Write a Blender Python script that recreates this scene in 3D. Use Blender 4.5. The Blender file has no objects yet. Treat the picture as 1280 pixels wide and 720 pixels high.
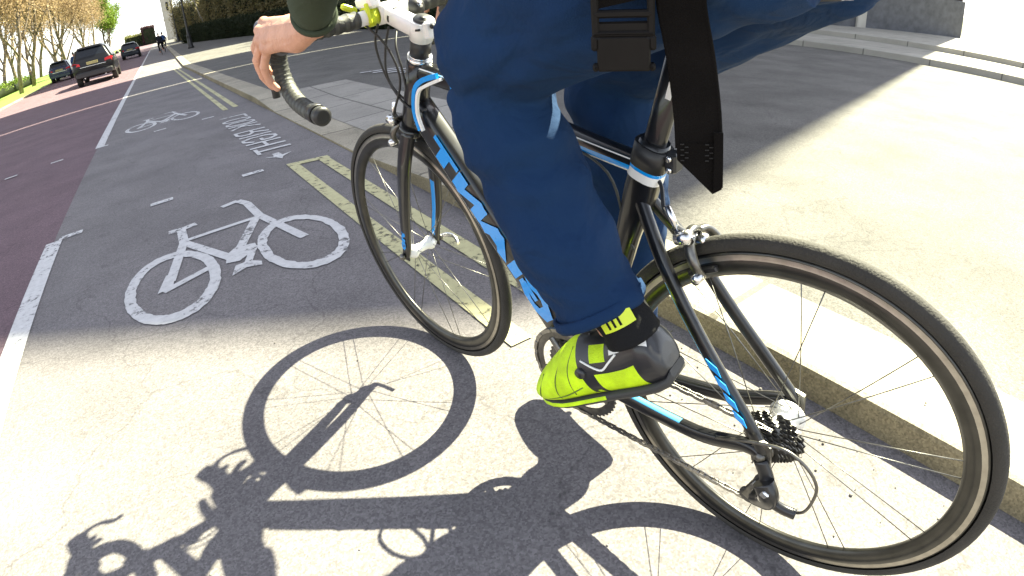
import bpy, bmesh, math, random
from mathutils import Vector, Matrix, noise
random.seed(11)
R = math.radians
scene = bpy.context.scene
COL = scene.collection

# ------------------------------------------------------------------ helpers
def tag(o, label=None, cat=None, group=None, kind=None):
    if label: o['label'] = label
    if cat: o['category'] = cat
    if group: o['group'] = group
    if kind: o['kind'] = kind
    return o

def empty(name, loc=(0, 0, 0), rot=(0, 0, 0), label=None, cat=None, group=None, parent=None):
    o = bpy.data.objects.new(name, None)
    COL.objects.link(o)
    o.location = loc
    o.rotation_euler = rot
    if parent: o.parent = parent
    tag(o, label, cat, group)
    return o

def V(*a):
    return Vector(a[0]) if len(a) == 1 else Vector(a)

class MB:
    """collects faces; build() links them as one mesh object"""
    def __init__(s):
        s.v = []; s.f = []; s.m = []; s.sm = []
    def face(s, idx, m=0, smooth=True):
        s.f.append(tuple(idx)); s.m.append(m); s.sm.append(smooth)
    def ring(s, pts):
        b = len(s.v); s.v += [tuple(p) for p in pts]; return list(range(b, b + len(pts)))
    def loft(s, rings, m=0, cap=True, closed=False, smooth=True, mf=None):
        ids = [s.ring(r) for r in rings]
        n = len(ids[0]); k = len(ids)
        for i in range(k if closed else k - 1):
            a, b = ids[i], ids[(i + 1) % k]
            for j in range(n):
                mm = mf(i, j) if mf else m
                s.face((a[j], a[(j + 1) % n], b[(j + 1) % n], b[j]), mm, smooth)
        if cap and not closed:
            s.face(list(reversed(ids[0])), mf(0, 0) if mf else m, False)
            s.face(ids[-1], mf(k - 2, 0) if mf else m, False)
    def tube(s, pts, rad, n=12, up=None, m=0, cap=True, closed=False, ex=2.0, mf=None, smooth=True):
        """sweep of a superellipse; rad: scalar, list, or list of (a,b): a along side, b along up"""
        pts = [Vector(p) for p in pts]; k = len(pts)
        if not isinstance(rad, (list, tuple)) : rad = [rad] * k
        elif len(rad) == 2 and k != 2 : rad = [tuple(rad)] * k
        u = Vector(up) if up else None
        rings = []
        for i, p in enumerate(pts):
            if closed: t = pts[(i + 1) % k] - pts[i - 1]
            else: t = pts[min(i + 1, k - 1)] - pts[max(i - 1, 0)]
            t.normalize()
            if u is None:
                u = Vector((0, 0, 1)) if abs(t.z) < .9 else Vector((0, 1, 0))
            w = u - t * u.dot(t)
            if w.length < 1e-5: w = t.orthogonal()
            w.normalize(); side = t.cross(w).normalized()
            if not up: u = w
            r = rad[i]; a, b = (r, r) if not isinstance(r, (list, tuple)) else r
            rr = []
            for j in range(n):
                th = 2 * math.pi * j / n
                c, sn = math.cos(th), math.sin(th)
                e = 2.0 / ex
                x = math.copysign(abs(c) ** e, c) * a; y = math.copysign(abs(sn) ** e, sn) * b
                rr.append(p + side * x + w * y)
            rings.append(rr)
        s.loft(rings, m, cap, closed, smooth, mf)
    def box(s, c, size, M=None, m=0, bev=0.0):
        c = Vector(c); hx, hy, hz = size[0] / 2, size[1] / 2, size[2] / 2
        M = M or Matrix.Identity(3)
        if bev <= 0:
            P = [Vector((x, y, z)) for z in (-hz, hz) for x, y in ((-hx, -hy), (hx, -hy), (hx, hy), (-hx, hy))]
            b = s.ring([c + M @ p for p in P])
            for q in ((3, 2, 1, 0), (4, 5, 6, 7), (0, 1, 5, 4), (1, 2, 6, 5), (2, 3, 7, 6), (3, 0, 4, 7)):
                s.face([b[i] for i in q], m, False)
        else:
            rings = []
            for z, d in ((-hz, bev), (-hz + bev, 0), (hz - bev, 0), (hz, bev)):
                X, Y = hx - d, hy - d; e = bev
                rings.append([c + M @ Vector(q + (z,)) for q in ((-X + e, -Y), (X - e, -Y), (X, -Y + e), (X, Y - e), (X - e, Y), (-X + e, Y), (-X, Y - e), (-X, -Y + e))])
            s.loft(rings, m, True, smooth=False)
    def lathe(s, prof, o, ax, n=32, m=0, closed=False, mf=None, ref=None, smooth=True):
        """prof: (radius, height along ax)"""
        o = Vector(o); ax = Vector(ax).normalized(); e1 = Vector(ref) if ref else ax.orthogonal()
        e1 = (e1 - ax * e1.dot(ax)).normalized(); e2 = ax.cross(e1)
        rings = []
        for i in range(n):
            th = 2 * math.pi * i / n
            d = e1 * math.cos(th) + e2 * math.sin(th)
            rings.append([o + d * r + ax * h for r, h in prof])
        ids = [s.ring(r) for r in rings]
        k = len(prof)
        for i in range(n):
            a, b = ids[i], ids[(i + 1) % n]
            for j in range(k if closed else k - 1):
                s.face((a[j], b[j], b[(j + 1) % k], a[(j + 1) % k]), mf(j) if mf else m, smooth)
    def prism(s, poly, o, e1, e2, depth, m=0, smooth=False):
        """polygon (2D) in plane e1,e2 at o, extruded by depth along e1 x e2"""
        o = Vector(o); e1 = Vector(e1); e2 = Vector(e2); nn = e1.cross(e2).normalized() * depth
        a = s.ring([o + e1 * x + e2 * y for x, y in poly]); b = s.ring([o + e1 * x + e2 * y + nn for x, y in poly])
        n = len(poly)
        s.face(list(reversed(a)), m, False); s.face(b, m, False)
        for i in range(n): s.face((a[i], a[(i + 1) % n], b[(i + 1) % n], b[i]), m, smooth)
    def ell(s, c, r, M=None, m=0, n=16, k=10):
        c = Vector(c); M = M or Matrix.Identity(3)
        rings = []
        for i in range(1, k):
            ph = math.pi * i / k
            rings.append([c + M @ Vector((r[0] * math.sin(ph) * math.cos(2 * math.pi * j / n), r[1] * math.sin(ph) * math.sin(2 * math.pi * j / n), -r[2] * math.cos(ph))) for j in range(n)])
        ids = [s.ring(q) for q in rings]
        for i in range(k - 2):
            for j in range(n): s.face((ids[i][j], ids[i][(j + 1) % n], ids[i + 1][(j + 1) % n], ids[i + 1][j]), m)
        t = s.ring([c + M @ Vector((0, 0, -r[2]))])[0]; u = s.ring([c + M @ Vector((0, 0, r[2]))])[0]
        for j in range(n):
            s.face((t, ids[0][(j + 1) % n], ids[0][j]), m); s.face((u, ids[-1][j], ids[-1][(j + 1) % n]), m)
    def mesh(s, name, mats):
        me = bpy.data.meshes.new(name)
        me.from_pydata(s.v, [], s.f)
        for m in (mats if isinstance(mats, (list, tuple)) else [mats]): me.materials.append(m)
        me.polygons.foreach_set('material_index', s.m)
        me.polygons.foreach_set('use_smooth', s.sm)
        me.update()
        return me
    def build(s, name, mats, parent=None, fix=True):
        me = s.mesh(name, mats)
        if fix:
            bm = bmesh.new(); bm.from_mesh(me); bmesh.ops.recalc_face_normals(bm, faces=bm.faces); bm.to_mesh(me); bm.free()
        o = bpy.data.objects.new(name, me); COL.objects.link(o)
        if parent: o.parent = parent
        return o

def spline(pts, k=6, closed=False):
    P = [Vector(p) for p in pts]; out = []; n = len(P)
    for i in range(n if closed else n - 1):
        g = (lambda q: P[q % n]) if closed else (lambda q: P[max(0, min(n - 1, q))])
        p0, p1, p2, p3 = g(i - 1), g(i), g(i + 1), g(i + 2)
        for t in range(k):
            u = t / k
            out.append(.5 * ((2 * p1) + (p2 - p0) * u + (2 * p0 - 5 * p1 + 4 * p2 - p3) * u * u + (3 * p1 - p0 - 3 * p2 + p3) * u ** 3))
    if not closed: out.append(P[-1])
    return out

def lerp(a, b, t): return a + (b - a) * t

def fuse(mb, name, mats, voxel, smooth=4, parent=None, wob=0, wsc=(8, 8, 8), mat_fn=None, sub=None, crease=None):
    """one continuous skin from overlapping swept limbs"""
    o = mb.build(name, mats)
    md = o.modifiers.new('r', 'REMESH'); md.mode = 'VOXEL'; md.voxel_size = voxel; md.use_smooth_shade = True
    if smooth:
        sm = o.modifiers.new('s', 'SMOOTH'); sm.iterations = smooth; sm.factor = .5
    dg = bpy.context.evaluated_depsgraph_get()
    me = bpy.data.meshes.new_from_object(o.evaluated_get(dg))
    bpy.data.objects.remove(o)
    me.name = name
    if wob:
        ns = [v.normal.copy() for v in me.vertices]
        for v, nn in zip(me.vertices, ns):
            p = Vector((v.co.x * wsc[0], v.co.y * wsc[1], v.co.z * wsc[2]))
            d = noise.noise(p) + .5 * noise.noise(p * 2.3 + Vector((4, 1, 7)))
            if crease: d += crease(v.co)
            f = sub(v.co) if sub else 1.0
            v.co += nn * d * wob * f
    me.materials.clear()
    for m in (mats if isinstance(mats, (list, tuple)) else [mats]): me.materials.append(m)
    for p in me.polygons:
        p.use_smooth = True
        p.material_index = mat_fn(p.center) if mat_fn else 0
    o = bpy.data.objects.new(name, me); COL.objects.link(o)
    if parent: o.parent = parent
    return o

# ------------------------------------------------------------------ materials
def mat(name, col, rough=.6, metal=0., coat=0., noise_amt=0., nscale=20., bump=0., bscale=60., spec=.5, col2=None, coords='Object', sheen=0., trans=0.):
    m = bpy.data.materials.new(name); m.use_nodes = True
    nt = m.node_tree; b = nt.nodes['Principled BSDF']
    b.inputs['Roughness'].default_value = rough; b.inputs['Metallic'].default_value = metal
    b.inputs['Coat Weight'].default_value = coat; b.inputs['Specular IOR Level'].default_value = spec
    if sheen: b.inputs['Sheen Weight'].default_value = sheen
    if trans: b.inputs['Transmission Weight'].default_value = trans
    c = tuple(col) + (1,)
    b.inputs['Base Color'].default_value = c
    tc = nt.nodes.new('ShaderNodeTexCoord')
    if noise_amt or col2:
        n = nt.nodes.new('ShaderNodeTexNoise'); n.inputs['Scale'].default_value = nscale; n.inputs['Detail'].default_value = 5
        nt.links.new(tc.outputs[coords], n.inputs['Vector'])
        r = nt.nodes.new('ShaderNodeValToRGB')
        r.color_ramp.elements[0].position = .3; r.color_ramp.elements[1].position = .7
        if col2: r.color_ramp.elements[0].color = tuple(col2) + (1,)
        else: r.color_ramp.elements[0].color = tuple(x * (1 - noise_amt) for x in col) + (1,)
        r.color_ramp.elements[1].color = tuple(min(1, x * (1 + noise_amt)) for x in col) + (1,)
        nt.links.new(n.outputs['Fac'], r.inputs['Fac']); nt.links.new(r.outputs['Color'], b.inputs['Base Color'])
    if bump:
        n2 = nt.nodes.new('ShaderNodeTexNoise'); n2.inputs['Scale'].default_value = bscale; n2.inputs['Detail'].default_value = 4
        nt.links.new(tc.outputs[coords], n2.inputs['Vector'])
        bp = nt.nodes.new('ShaderNodeBump'); bp.inputs['Strength'].default_value = bump; bp.inputs['Distance'].default_value = .01
        nt.links.new(n2.outputs['Fac'], bp.inputs['Height']); nt.links.new(bp.outputs['Normal'], b.inputs['Normal'])
    return m

def ground_mat(name, col, grit=.5, stain=.3, tint=None, rough=.85, joints=None, bumps=.5):
    """aggregate surface: fine chippings, patches of wear, optional joints (slabs)"""
    m = bpy.data.materials.new(name); m.use_nodes = True
    nt = m.node_tree; b = nt.nodes['Principled BSDF']; N = nt.nodes.new; Lk = nt.links.new
    b.inputs['Roughness'].default_value = rough; b.inputs['Specular IOR Level'].default_value = .3
    tc = N('ShaderNodeTexCoord')
    vo = N('ShaderNodeTexVoronoi'); vo.inputs['Scale'].default_value = 210; Lk(tc.outputs['Object'], vo.inputs['Vector'])
    fine = N('ShaderNodeTexNoise'); fine.inputs['Scale'].default_value = 55; fine.inputs['Detail'].default_value = 8; fine.inputs['Roughness'].default_value = .8; Lk(tc.outputs['Object'], fine.inputs['Vector'])
    big = N('ShaderNodeTexNoise'); big.inputs['Scale'].default_value = 1.6; big.inputs['Detail'].default_value = 6; big.inputs['Roughness'].default_value = .62; Lk(tc.outputs['Object'], big.inputs['Vector'])
    sp = N('ShaderNodeSeparateColor'); Lk(vo.outputs['Color'], sp.inputs['Color'])
    mr = N('ShaderNodeMapRange'); mr.inputs['To Min'].default_value = 1 - grit * .7; mr.inputs['To Max'].default_value = 1 + grit * .7; Lk(sp.outputs['Red'], mr.inputs['Value'])
    mr2 = N('ShaderNodeMapRange'); mr2.inputs['From Min'].default_value = .3; mr2.inputs['From Max'].default_value = .7; mr2.inputs['To Min'].default_value = 1 - grit * .5; mr2.inputs['To Max'].default_value = 1 + grit * .5; Lk(fine.outputs['Fac'], mr2.inputs['Value'])
    mr3 = N('ShaderNodeMapRange'); mr3.inputs['From Min'].default_value = .3; mr3.inputs['From Max'].default_value = .7; mr3.inputs['To Min'].default_value = 1 - stain; mr3.inputs['To Max'].default_value = 1 + stain; Lk(big.outputs['Fac'], mr3.inputs['Value'])
    a = N('ShaderNodeMath'); a.operation = 'MULTIPLY'; Lk(mr.outputs[0], a.inputs[0]); Lk(mr2.outputs[0], a.inputs[1])
    a2 = N('ShaderNodeMath'); a2.operation = 'MULTIPLY'; Lk(a.outputs[0], a2.inputs[0]); Lk(mr3.outputs[0], a2.inputs[1])
    last = a2
    if stain > .12:
        vc = N('ShaderNodeTexVoronoi'); vc.feature = 'DISTANCE_TO_EDGE'; vc.inputs['Scale'].default_value = .9
        wn = N('ShaderNodeTexNoise'); wn.inputs['Scale'].default_value = 3; wn.inputs['Detail'].default_value = 6; Lk(tc.outputs['Object'], wn.inputs['Vector'])
        va = N('ShaderNodeVectorMath'); va.operation = 'MULTIPLY_ADD'; va.inputs[1].default_value = (.5, .5, .5); Lk(wn.outputs['Color'], va.inputs[0]); Lk(tc.outputs['Object'], va.inputs[2]); Lk(va.outputs[0], vc.inputs['Vector'])
        cr = N('ShaderNodeMapRange'); cr.inputs['From Max'].default_value = .006; cr.inputs['To Min'].default_value = .72; Lk(vc.outputs['Distance'], cr.inputs['Value'])
        bl = N('ShaderNodeTexNoise'); bl.inputs['Scale'].default_value = 5.5; bl.inputs['Detail'].default_value = 3; Lk(tc.outputs['Object'], bl.inputs['Vector'])
        b3 = N('ShaderNodeMapRange'); b3.inputs['From Min'].default_value = .66; b3.inputs['From Max'].default_value = .72; b3.inputs['To Min'].default_value = 1; b3.inputs['To Max'].default_value = .80; Lk(bl.outputs['Fac'], b3.inputs['Value'])
        c1 = N('ShaderNodeMath'); c1.operation = 'MULTIPLY'; Lk(cr.outputs[0], c1.inputs[0]); Lk(b3.outputs[0], c1.inputs[1])
        c2 = N('ShaderNodeMath'); c2.operation = 'MULTIPLY'; Lk(a2.outputs[0], c2.inputs[0]); Lk(c1.outputs[0], c2.inputs[1]); a2 = last = c2
    if joints:
        br = N('ShaderNodeTexBrick'); br.inputs['Scale'].default_value = 1; br.inputs['Brick Width'].default_value = joints[0]; br.inputs['Row Height'].default_value = joints[1]
        br.inputs['Mortar Size'].default_value = joints[2]; br.inputs['Color1'].default_value = (1, 1, 1, 1); br.inputs['Color2'].default_value = (.84, .84, .84, 1); br.inputs['Mortar'].default_value = (.4, .4, .4, 1)
        mp = N('ShaderNodeMapping'); mp.inputs['Rotation'].default_value = (0, 0, joints[3] if len(joints) > 3 else 0)
        Lk(tc.outputs['Object'], mp.inputs['Vector']); Lk(mp.outputs[0], br.inputs['Vector'])
        a3 = N('ShaderNodeMath'); a3.operation = 'MULTIPLY'; Lk(a2.outputs[0], a3.inputs[0]); Lk(br.outputs['Color'], a3.inputs[1]); last = a3
    mx = N('ShaderNodeMix'); mx.data_type = 'RGBA'; mx.inputs['A'].default_value = tuple(col) + (1,); mx.inputs['B'].default_value = tuple(tint or col) + (1,)
    big2 = N('ShaderNodeTexNoise'); big2.inputs['Scale'].default_value = .7; big2.inputs['Detail'].default_value = 4; Lk(tc.outputs['Object'], big2.inputs['Vector'])
    Lk(big2.outputs['Fac'], mx.inputs['Factor'])
    ml = N('ShaderNodeMix'); ml.data_type = 'RGBA'; ml.blend_type = 'MULTIPLY'; ml.inputs['Factor'].default_value = 1
    Lk(mx.outputs['Result'], ml.inputs['A']); Lk(last.outputs[0], ml.inputs['B']); Lk(ml.outputs['Result'], b.inputs['Base Color'])
    bp = N('ShaderNodeBump'); bp.inputs['Strength'].default_value = bumps; bp.inputs['Distance'].default_value = .006
    Lk(a.outputs[0], bp.inputs['Height']); Lk(bp.outputs['Normal'], b.inputs['Normal'])
    return m

def paint_mat(name, col, wear=.42, scale=30):
    """road paint worn through to what lies under it"""
    m = bpy.data.materials.new(name); m.use_nodes = True
    nt = m.node_tree; b = nt.nodes['Principled BSDF']; N = nt.nodes.new; Lk = nt.links.new
    b.inputs['Roughness'].default_value = .75
    tc = N('ShaderNodeTexCoord')
    n = N('ShaderNodeTexNoise'); n.inputs['Scale'].default_value = scale; n.inputs['Detail'].default_value = 8; n.inputs['Roughness'].default_value = .75; Lk(tc.outputs['Object'], n.inputs['Vector'])
    n2 = N('ShaderNodeTexNoise'); n2.inputs['Scale'].default_value = 3.; n2.inputs['Detail'].default_value = 4; Lk(tc.outputs['Object'], n2.inputs['Vector'])
    s = N('ShaderNodeMath'); s.operation = 'ADD'; Lk(n.outputs['Fac'], s.inputs[0]); 
    s2 = N('ShaderNodeMath'); s2.operation = 'MULTIPLY'; s2.inputs[1].default_value = .5; Lk(n2.outputs['Fac'], s2.inputs[0]); Lk(s2.outputs[0], s.inputs[1])
    r = N('ShaderNodeMapRange'); r.inputs['From Min'].default_value = wear + .17; r.inputs['From Max'].default_value = wear + .30; Lk(s.outputs[0], r.inputs['Value'])
    r2 = N('ShaderNodeMapRange'); r2.inputs['From Min'].default_value = .3; r2.inputs['From Max'].default_value = .8; r2.inputs['To Min'].default_value = .7; r2.inputs['To Max'].default_value = 1.1; Lk(n.outputs['Fac'], r2.inputs['Value'])
    ml = N('ShaderNodeMix'); ml.data_type = 'RGBA'; ml.blend_type = 'MULTIPLY'; ml.inputs['Factor'].default_value = 1; ml.inputs['A'].default_value = tuple(col) + (1,); Lk(r2.outputs[0], ml.inputs['B']); Lk(ml.outputs['Result'], b.inputs['Base Color'])
    t = N('ShaderNodeBsdfTransparent'); mx = N('ShaderNodeMixShader'); Lk(r.outputs[0], mx.inputs['Fac']); Lk(t.outputs[0], mx.inputs[1]); Lk(b.outputs[0], mx.inputs[2])
    Lk(mx.outputs[0], nt.nodes['Material Output'].inputs['Surface'])
    return m

M_lane = ground_mat('lane_asphalt', (.116, .107, .113), .38, .20, (.134, .124, .124))
M_red = ground_mat('red_asphalt', (.097, .063, .077), .45, .18, (.112, .072, .084))
M_foot = ground_mat('footway_asphalt', (.080, .076, .071), .45, .28, (.096, .090, .084))
M_slab = ground_mat('paving_slabs', (.22, .205, .185), .22, .14, (.26, .245, .22), joints=(.9, .6, .012, 1.57), bumps=.2)
M_terr = ground_mat('terrace_stone', (.25, .235, .20), .15, .1, (.28, .265, .23), joints=(1.2, .7, .012, 1.57), bumps=.2)
M_kerb = ground_mat('kerb_granite', (.31, .285, .235), .3, .25, (.23, .20, .145), joints=(.93, 8, .014, 1.57), bumps=.3)
M_earth = ground_mat('verge_soil', (.10, .085, .06), .5, .3, (.07, .09, .03))
M_white = paint_mat('white_road_paint', (.46, .455, .46), .37, 26)
M_wmid = paint_mat('scuffed_white_paint', (.44, .435, .44), .385, 26)
M_wsoft = paint_mat('worn_white_paint', (.46, .455, .46), .42)
M_yel = paint_mat('yellow_road_paint', (.40, .375, .21), .40, 24)
M_black = mat('carbon_black', (.008, .008, .009), .3, 0, .4, .3, 40, 0, 60, .35)
M_blue = mat('frame_blue', (.003, .27, .74), .25, 0, .6)
M_cyan = mat('frame_pale_blue', (.10, .42, .72), .25, 0, .6)
M_fwhite = mat('frame_white', (.78, .78, .76), .3, 0, .5, .06, 30)
M_rub = mat('tyre_rubber', (.026, .023, .019), .8, 0, 0, .35, 12, .3, 300)
M_rimb = mat('rim_dark_alloy', (.06, .058, .052), .3, .8, 0, .2, 30)
M_track = mat('brake_track_alloy', (.36, .34, .30), .34, 1., 0, .15, 60)
M_sil = mat('polished_alloy', (.70, .70, .70), .22, 1.)
M_gun = mat('gunmetal', (.14, .135, .125), .34, .9, 0, .3, 80)
M_der = mat('derailleur_black', (.03, .03, .032), .3, .6, .2)
M_steel = mat('chain_steel', (.32, .31, .29), .35, 1., 0, .3, 200)
M_plast = mat('black_plastic', (.016, .016, .017), .45, 0, 0, .2, 50)
M_tape = mat('bar_tape', (.030, .031, .029), .6, 0, 0, .2, 90, .2, 240)
M_tapel = mat('bar_tape_edge', (.055, .057, .05), .55, 0, 0, .2, 90)
M_hood = mat('hood_rubber', (.10, .10, .12), .6, 0, 0, .1, 60)
M_stemw = mat('stem_white', (.80, .80, .78), .3, 0, .4, .05, 25)
M_acid = mat('acid_yellow', (.55, .66, .02), .45, 0, .1)
M_strap = mat('webbing_black', (.006, .005, .0045), .95, 0, 0, .2, 30, .5, 500, .08)

def cloth_mat(name, col, col2, weave=700, rough=.9, fold=.25):
    m = mat(name, col, rough, 0, 0, 0, 5, 0, 1, .14, col2, 'Object', .0)
    nt = m.node_tree; b = nt.nodes['Principled BSDF']; N = nt.nodes.new; Lk = nt.links.new
    tc = N('ShaderNodeTexCoord')
    w = N('ShaderNodeTexNoise'); w.inputs['Scale'].default_value = weave; w.inputs['Detail'].default_value = 2; Lk(tc.outputs['Object'], w.inputs['Vector'])
    g = N('ShaderNodeTexNoise'); g.inputs['Scale'].default_value = 14; g.inputs['Detail'].default_value = 3; g.inputs['Distortion'].default_value = .6; Lk(tc.outputs['Object'], g.inputs['Vector'])
    b1 = N('ShaderNodeBump'); b1.inputs['Strength'].default_value = fold; b1.inputs['Distance'].default_value = .03; Lk(g.outputs['Fac'], b1.inputs['Height'])
    b2 = N('ShaderNodeBump'); b2.inputs['Strength'].default_value = .35; b2.inputs['Distance'].default_value = .002; Lk(w.outputs['Fac'], b2.inputs['Height']); Lk(b1.outputs['Normal'], b2.inputs['Normal'])
    Lk(b2.outputs['Normal'], b.inputs['Normal'])
    return m
M_trou = cloth_mat('navy_trouser_cloth', (.009, .031, .086), (.006, .021, .062), 700, .9, .5)
M_jack = cloth_mat('dark_green_jacket_cloth', (.054, .068, .046), (.036, .046, .031))
M_skin = mat('skin', (.52, .27, .18), .5, 0, 0, .12, 30, .25, 140, .4)
M_sock = cloth_mat('black_sock_knit', (.012, .012, .013), (.009, .009, .010), 400)
M_neon = mat('neon_shoe', (.55, .80, .0), .55, 0, .0, .25, 26, .45, 420)
M_seam = mat('shoe_seam', (.10, .16, .02), .6)
M_shoeb = mat('shoe_black', (.012, .012, .015), .4, 0, .2, .2, 20)
M_shoew = mat('shoe_white', (.75, .75, .72), .5)
M_sole = mat('shoe_sole', (.03, .03, .03), .6)
M_glass = mat('dark_glass', (.008, .010, .014), .12, 0, 0, 0, 1, 0, 1, .4)

# ------------------------------------------------------------------ setting
def GX(y): return .016 * max(0, min(y, 400) - 25)      # the road bends a little and climbs beyond the crossing
def GZ(y): return .020 * max(0, min(y, 400) - 25)
YS = [-400, -60, -40, 0, 10, 20, 25, 30, 40, 60, 90, 130, 200, 300, 400]
def band(name, x0, x1, y0, y1, z, m, label=None):
    yy = [y0] + [y for y in YS if y0 < y < y1] + [y1]
    mb = MB(); A = mb.ring([(x0 + GX(y), y, z + GZ(y)) for y in yy]); B = mb.ring([(x1 + GX(y), y, z + GZ(y)) for y in yy])
    for i in range(len(yy) - 1): mb.face((A[i], B[i], B[i + 1], A[i + 1]), 0, False)
    o = mb.build(name, m, fix=False); tag(o, label, None, None, 'structure'); return o
def sheet(name, poly, z, m, label=None, kind='structure'):
    mb = MB(); mb.face(mb.ring([(x, y, z) for x, y in poly]), 0, False)
    o = mb.build(name, m, fix=False)
    tag(o, label, None, None, kind); return o
YS.append(1600); band('ground', -900, 900, -400, 1600, -.06, M_earth); YS.pop()
band('road', -8.2, -1.5, -40, 400, -.004, M_red)
band('cycle_lane', -1.56, .47, -40, 400, 0., M_lane)

def kz(y):   # kerb top height, dropped at the crossing
    F = .088
    pts = [(-60, F), (2.1, F), (3.4, .016), (6.0, .014), (7.3, F), (400, F)]
    for (a, za), (b, zb) in zip(pts, pts[1:]):
        if a <= y <= b: return lerp(za, zb, (y - a) / (b - a))
    return F
ys = [-40, -10] + [i * .5 - 5 for i in range(11)] + [1 + .2 * i for i in range(37)] + [9, 12, 20, 25, 30, 40, 60, 90, 130, 200, 300, 400]
mb = MB(); rings = []
for y in ys:
    z = kz(y); h = max(z, .01); e = min(.018, h * .5)
    w = .30 if y < 14 else .34
    rings.append([(a + GX(y), y, c + GZ(y)) for a, c in ((.458, -.05), (.462, z - e), (.466, z - e * .35), (.462 + e, z), (.462 + w, z + .002), (.462 + w, -.05))])
mb.loft(rings, 0, True, smooth=False, mf=lambda i, j: 1 if j in (0, 1) else 0)
M_kface = ground_mat('kerb_dirty_face', (.15, .125, .075), .4, .35, (.20, .165, .10), bumps=.3)
tag(mb.build('kerb', [M_kerb, M_kface]), None, None, None, 'structure')
mb = MB(); rings = []
for y in ys:
    z = kz(y)
    rings.append([(a + GX(y), y, c + GZ(y)) for a, c in ((.76, z - .003), (1.75, lerp(z, .088, .8)), (9.6, .10), (9.6, -.06), (.76, -.06))])
mb.loft(rings, 0, True, smooth=False)
tag(mb.build('pavement', M_foot), None, None, None, 'structure')
# flagstones at the crossing
mb = MB(); yy = [2.35 + .2 * i for i in range(25)]
A = mb.ring([(.765, y, kz(y) + .004) for y in yy])
edge = {}
B = mb.ring([(1.70, y, lerp(kz(y), .088, .75) + .006) for y in yy])
for i in range(len(yy) - 1): mb.face((A[i], B[i], B[i + 1], A[i + 1]), 0, False)
tag(mb.build('crossing_paving', M_slab), None, None, None, 'structure')
# loose grit and small stones swept against the kerb
rg = random.Random(5); mb = MB()
for i in range(560):
    y = rg.uniform(-1.2, 7); x = .45 - abs(rg.gauss(0, .16)) if rg.random() < .75 else rg.uniform(-1.4, 1.6)
    if x > .45: z = kz(y) + .004; x = max(x, .5)
    else: z = .001
    r_ = rg.uniform(.0012, .0034) * (1.6 if rg.random() < .06 else 1)
    mb.ell((x, y, z + r_ * .4), (r_, r_ * rg.uniform(.7, 1.3), r_ * .7), Matrix.Rotation(rg.uniform(0, 3), 3, 'Z'), rg.randint(0, 1), 6, 4)
tag(mb.build('gravel', [mat('grit_grey', (.16, .15, .14), .9), mat('grit_dark', (.11, .10, .085), .9)], fix=False), None, None, None, 'stuff')
band('verge', -17, -8.35, -60, 400, -.02, mat('verge_grass', (.10, .16, .02), .9, 0, 0, .45, 1.5, .8, 30))
mb = MB(); mb.loft([[(a + GX(y), y, c + GZ(y)) for a, c in ((-8.36, -.05), (-8.36, .07), (-8.20, .07), (-8.20, -.05))] for y in YS[1:]], smooth=False); tag(mb.build('far_kerb', M_kerb), None, None, None, 'structure')
wt = mat('river_water', (.12, .13, .13), .12, 0, 0, 0, 1, .25, 3)
band('water', -260, -17, -60, 900, -.03, wt)
# stone terrace before the tall block
mb = MB()
mb.box((11.0, 1.0, .08), (2.8, 20, .26), None, 0, .01); mb.box((18.4, 1.0, .12), (12.4, 20, .40), None, 0, .01)
tag(mb.build('terrace', M_terr), None, None, None, 'structure')

# road markings
def mark(name, polys, m, z=.004, label=None):
    mb = MB()
    for i, p in enumerate(polys): mb.face(mb.ring([tuple(q) if len(q) == 3 else (q[0], q[1], z + i * 3e-4) for q in p]), 0, False)
    o = mb.build(name, m, fix=False)
    tag(o, label, None, None, 'structure'); return o
def strip(pts, w):
    """mitred strip through 2D points"""
    P = [Vector((a, b)) for a, b in pts]; out = []
    for i in range(len(P) - 1):
        d = (P[i + 1] - P[i]).normalized(); n = Vector((-d.y, d.x)) * w / 2
        out.append([tuple(P[i] - n), tuple(P[i + 1] - n), tuple(P[i + 1] + n), tuple(P[i] + n)])
    return out
def line(x, y0, y1, w): return [(x - w / 2, y0), (x + w / 2, y0), (x + w / 2, y1), (x - w / 2, y1)]
mark('lane_line', [line(-1.555, -20, 3.36, .105)], M_white, label='long white lane line beside the near bicycle symbol, ending at the crossing studs')
mark('lane_line', [line(-1.53, 6.88, 25, .105)] + [[(-1.5825 + GX(a), a, GZ(a) + .004), (-1.4775 + GX(a), a, GZ(a) + .004), (-1.4775 + GX(b), b, GZ(b) + .004), (-1.5825 + GX(b), b, GZ(b) + .004)] for a, b in ((25, 40), (40, 75))], M_white, label='white lane line running away beyond the crossing studs')
mark('yellow_line', [line(.045, .82, 3.5, .075), line(.255, .70, 3.48, .075), [(.008, 3.47), (.30, 3.43), (.30, 3.51), (.008, 3.55)]], M_yel, .005, label='near pair of yellow kerbside lines with end bar under the front wheel')
mark('yellow_line', [line(.06, 7.3, 25, .07), line(.21, 7.4, 25, .07)], M_yel, .005, label='far pair of yellow kerbside lines beyond the road lettering')
stud = []
for i, (x, y) in enumerate([(-2.57, 6.74), (-2.03, 6.81), (-1.5, 6.9), (-.8, 6.96), (-.21, 6.94), (-3.1, 6.7), (-3.65, 6.66), (-1.45, 3.39), (-.86, 3.49), (-.23, 3.56), (-2.05, 3.3), (-2.6, 3.25)]):
    mk = mark('crossing_stud', [[(x - .075, y - .035), (x + .075, y - .03), (x + .075, y + .035), (x - .075, y + .03)]], M_wsoft, .0055)

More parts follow.
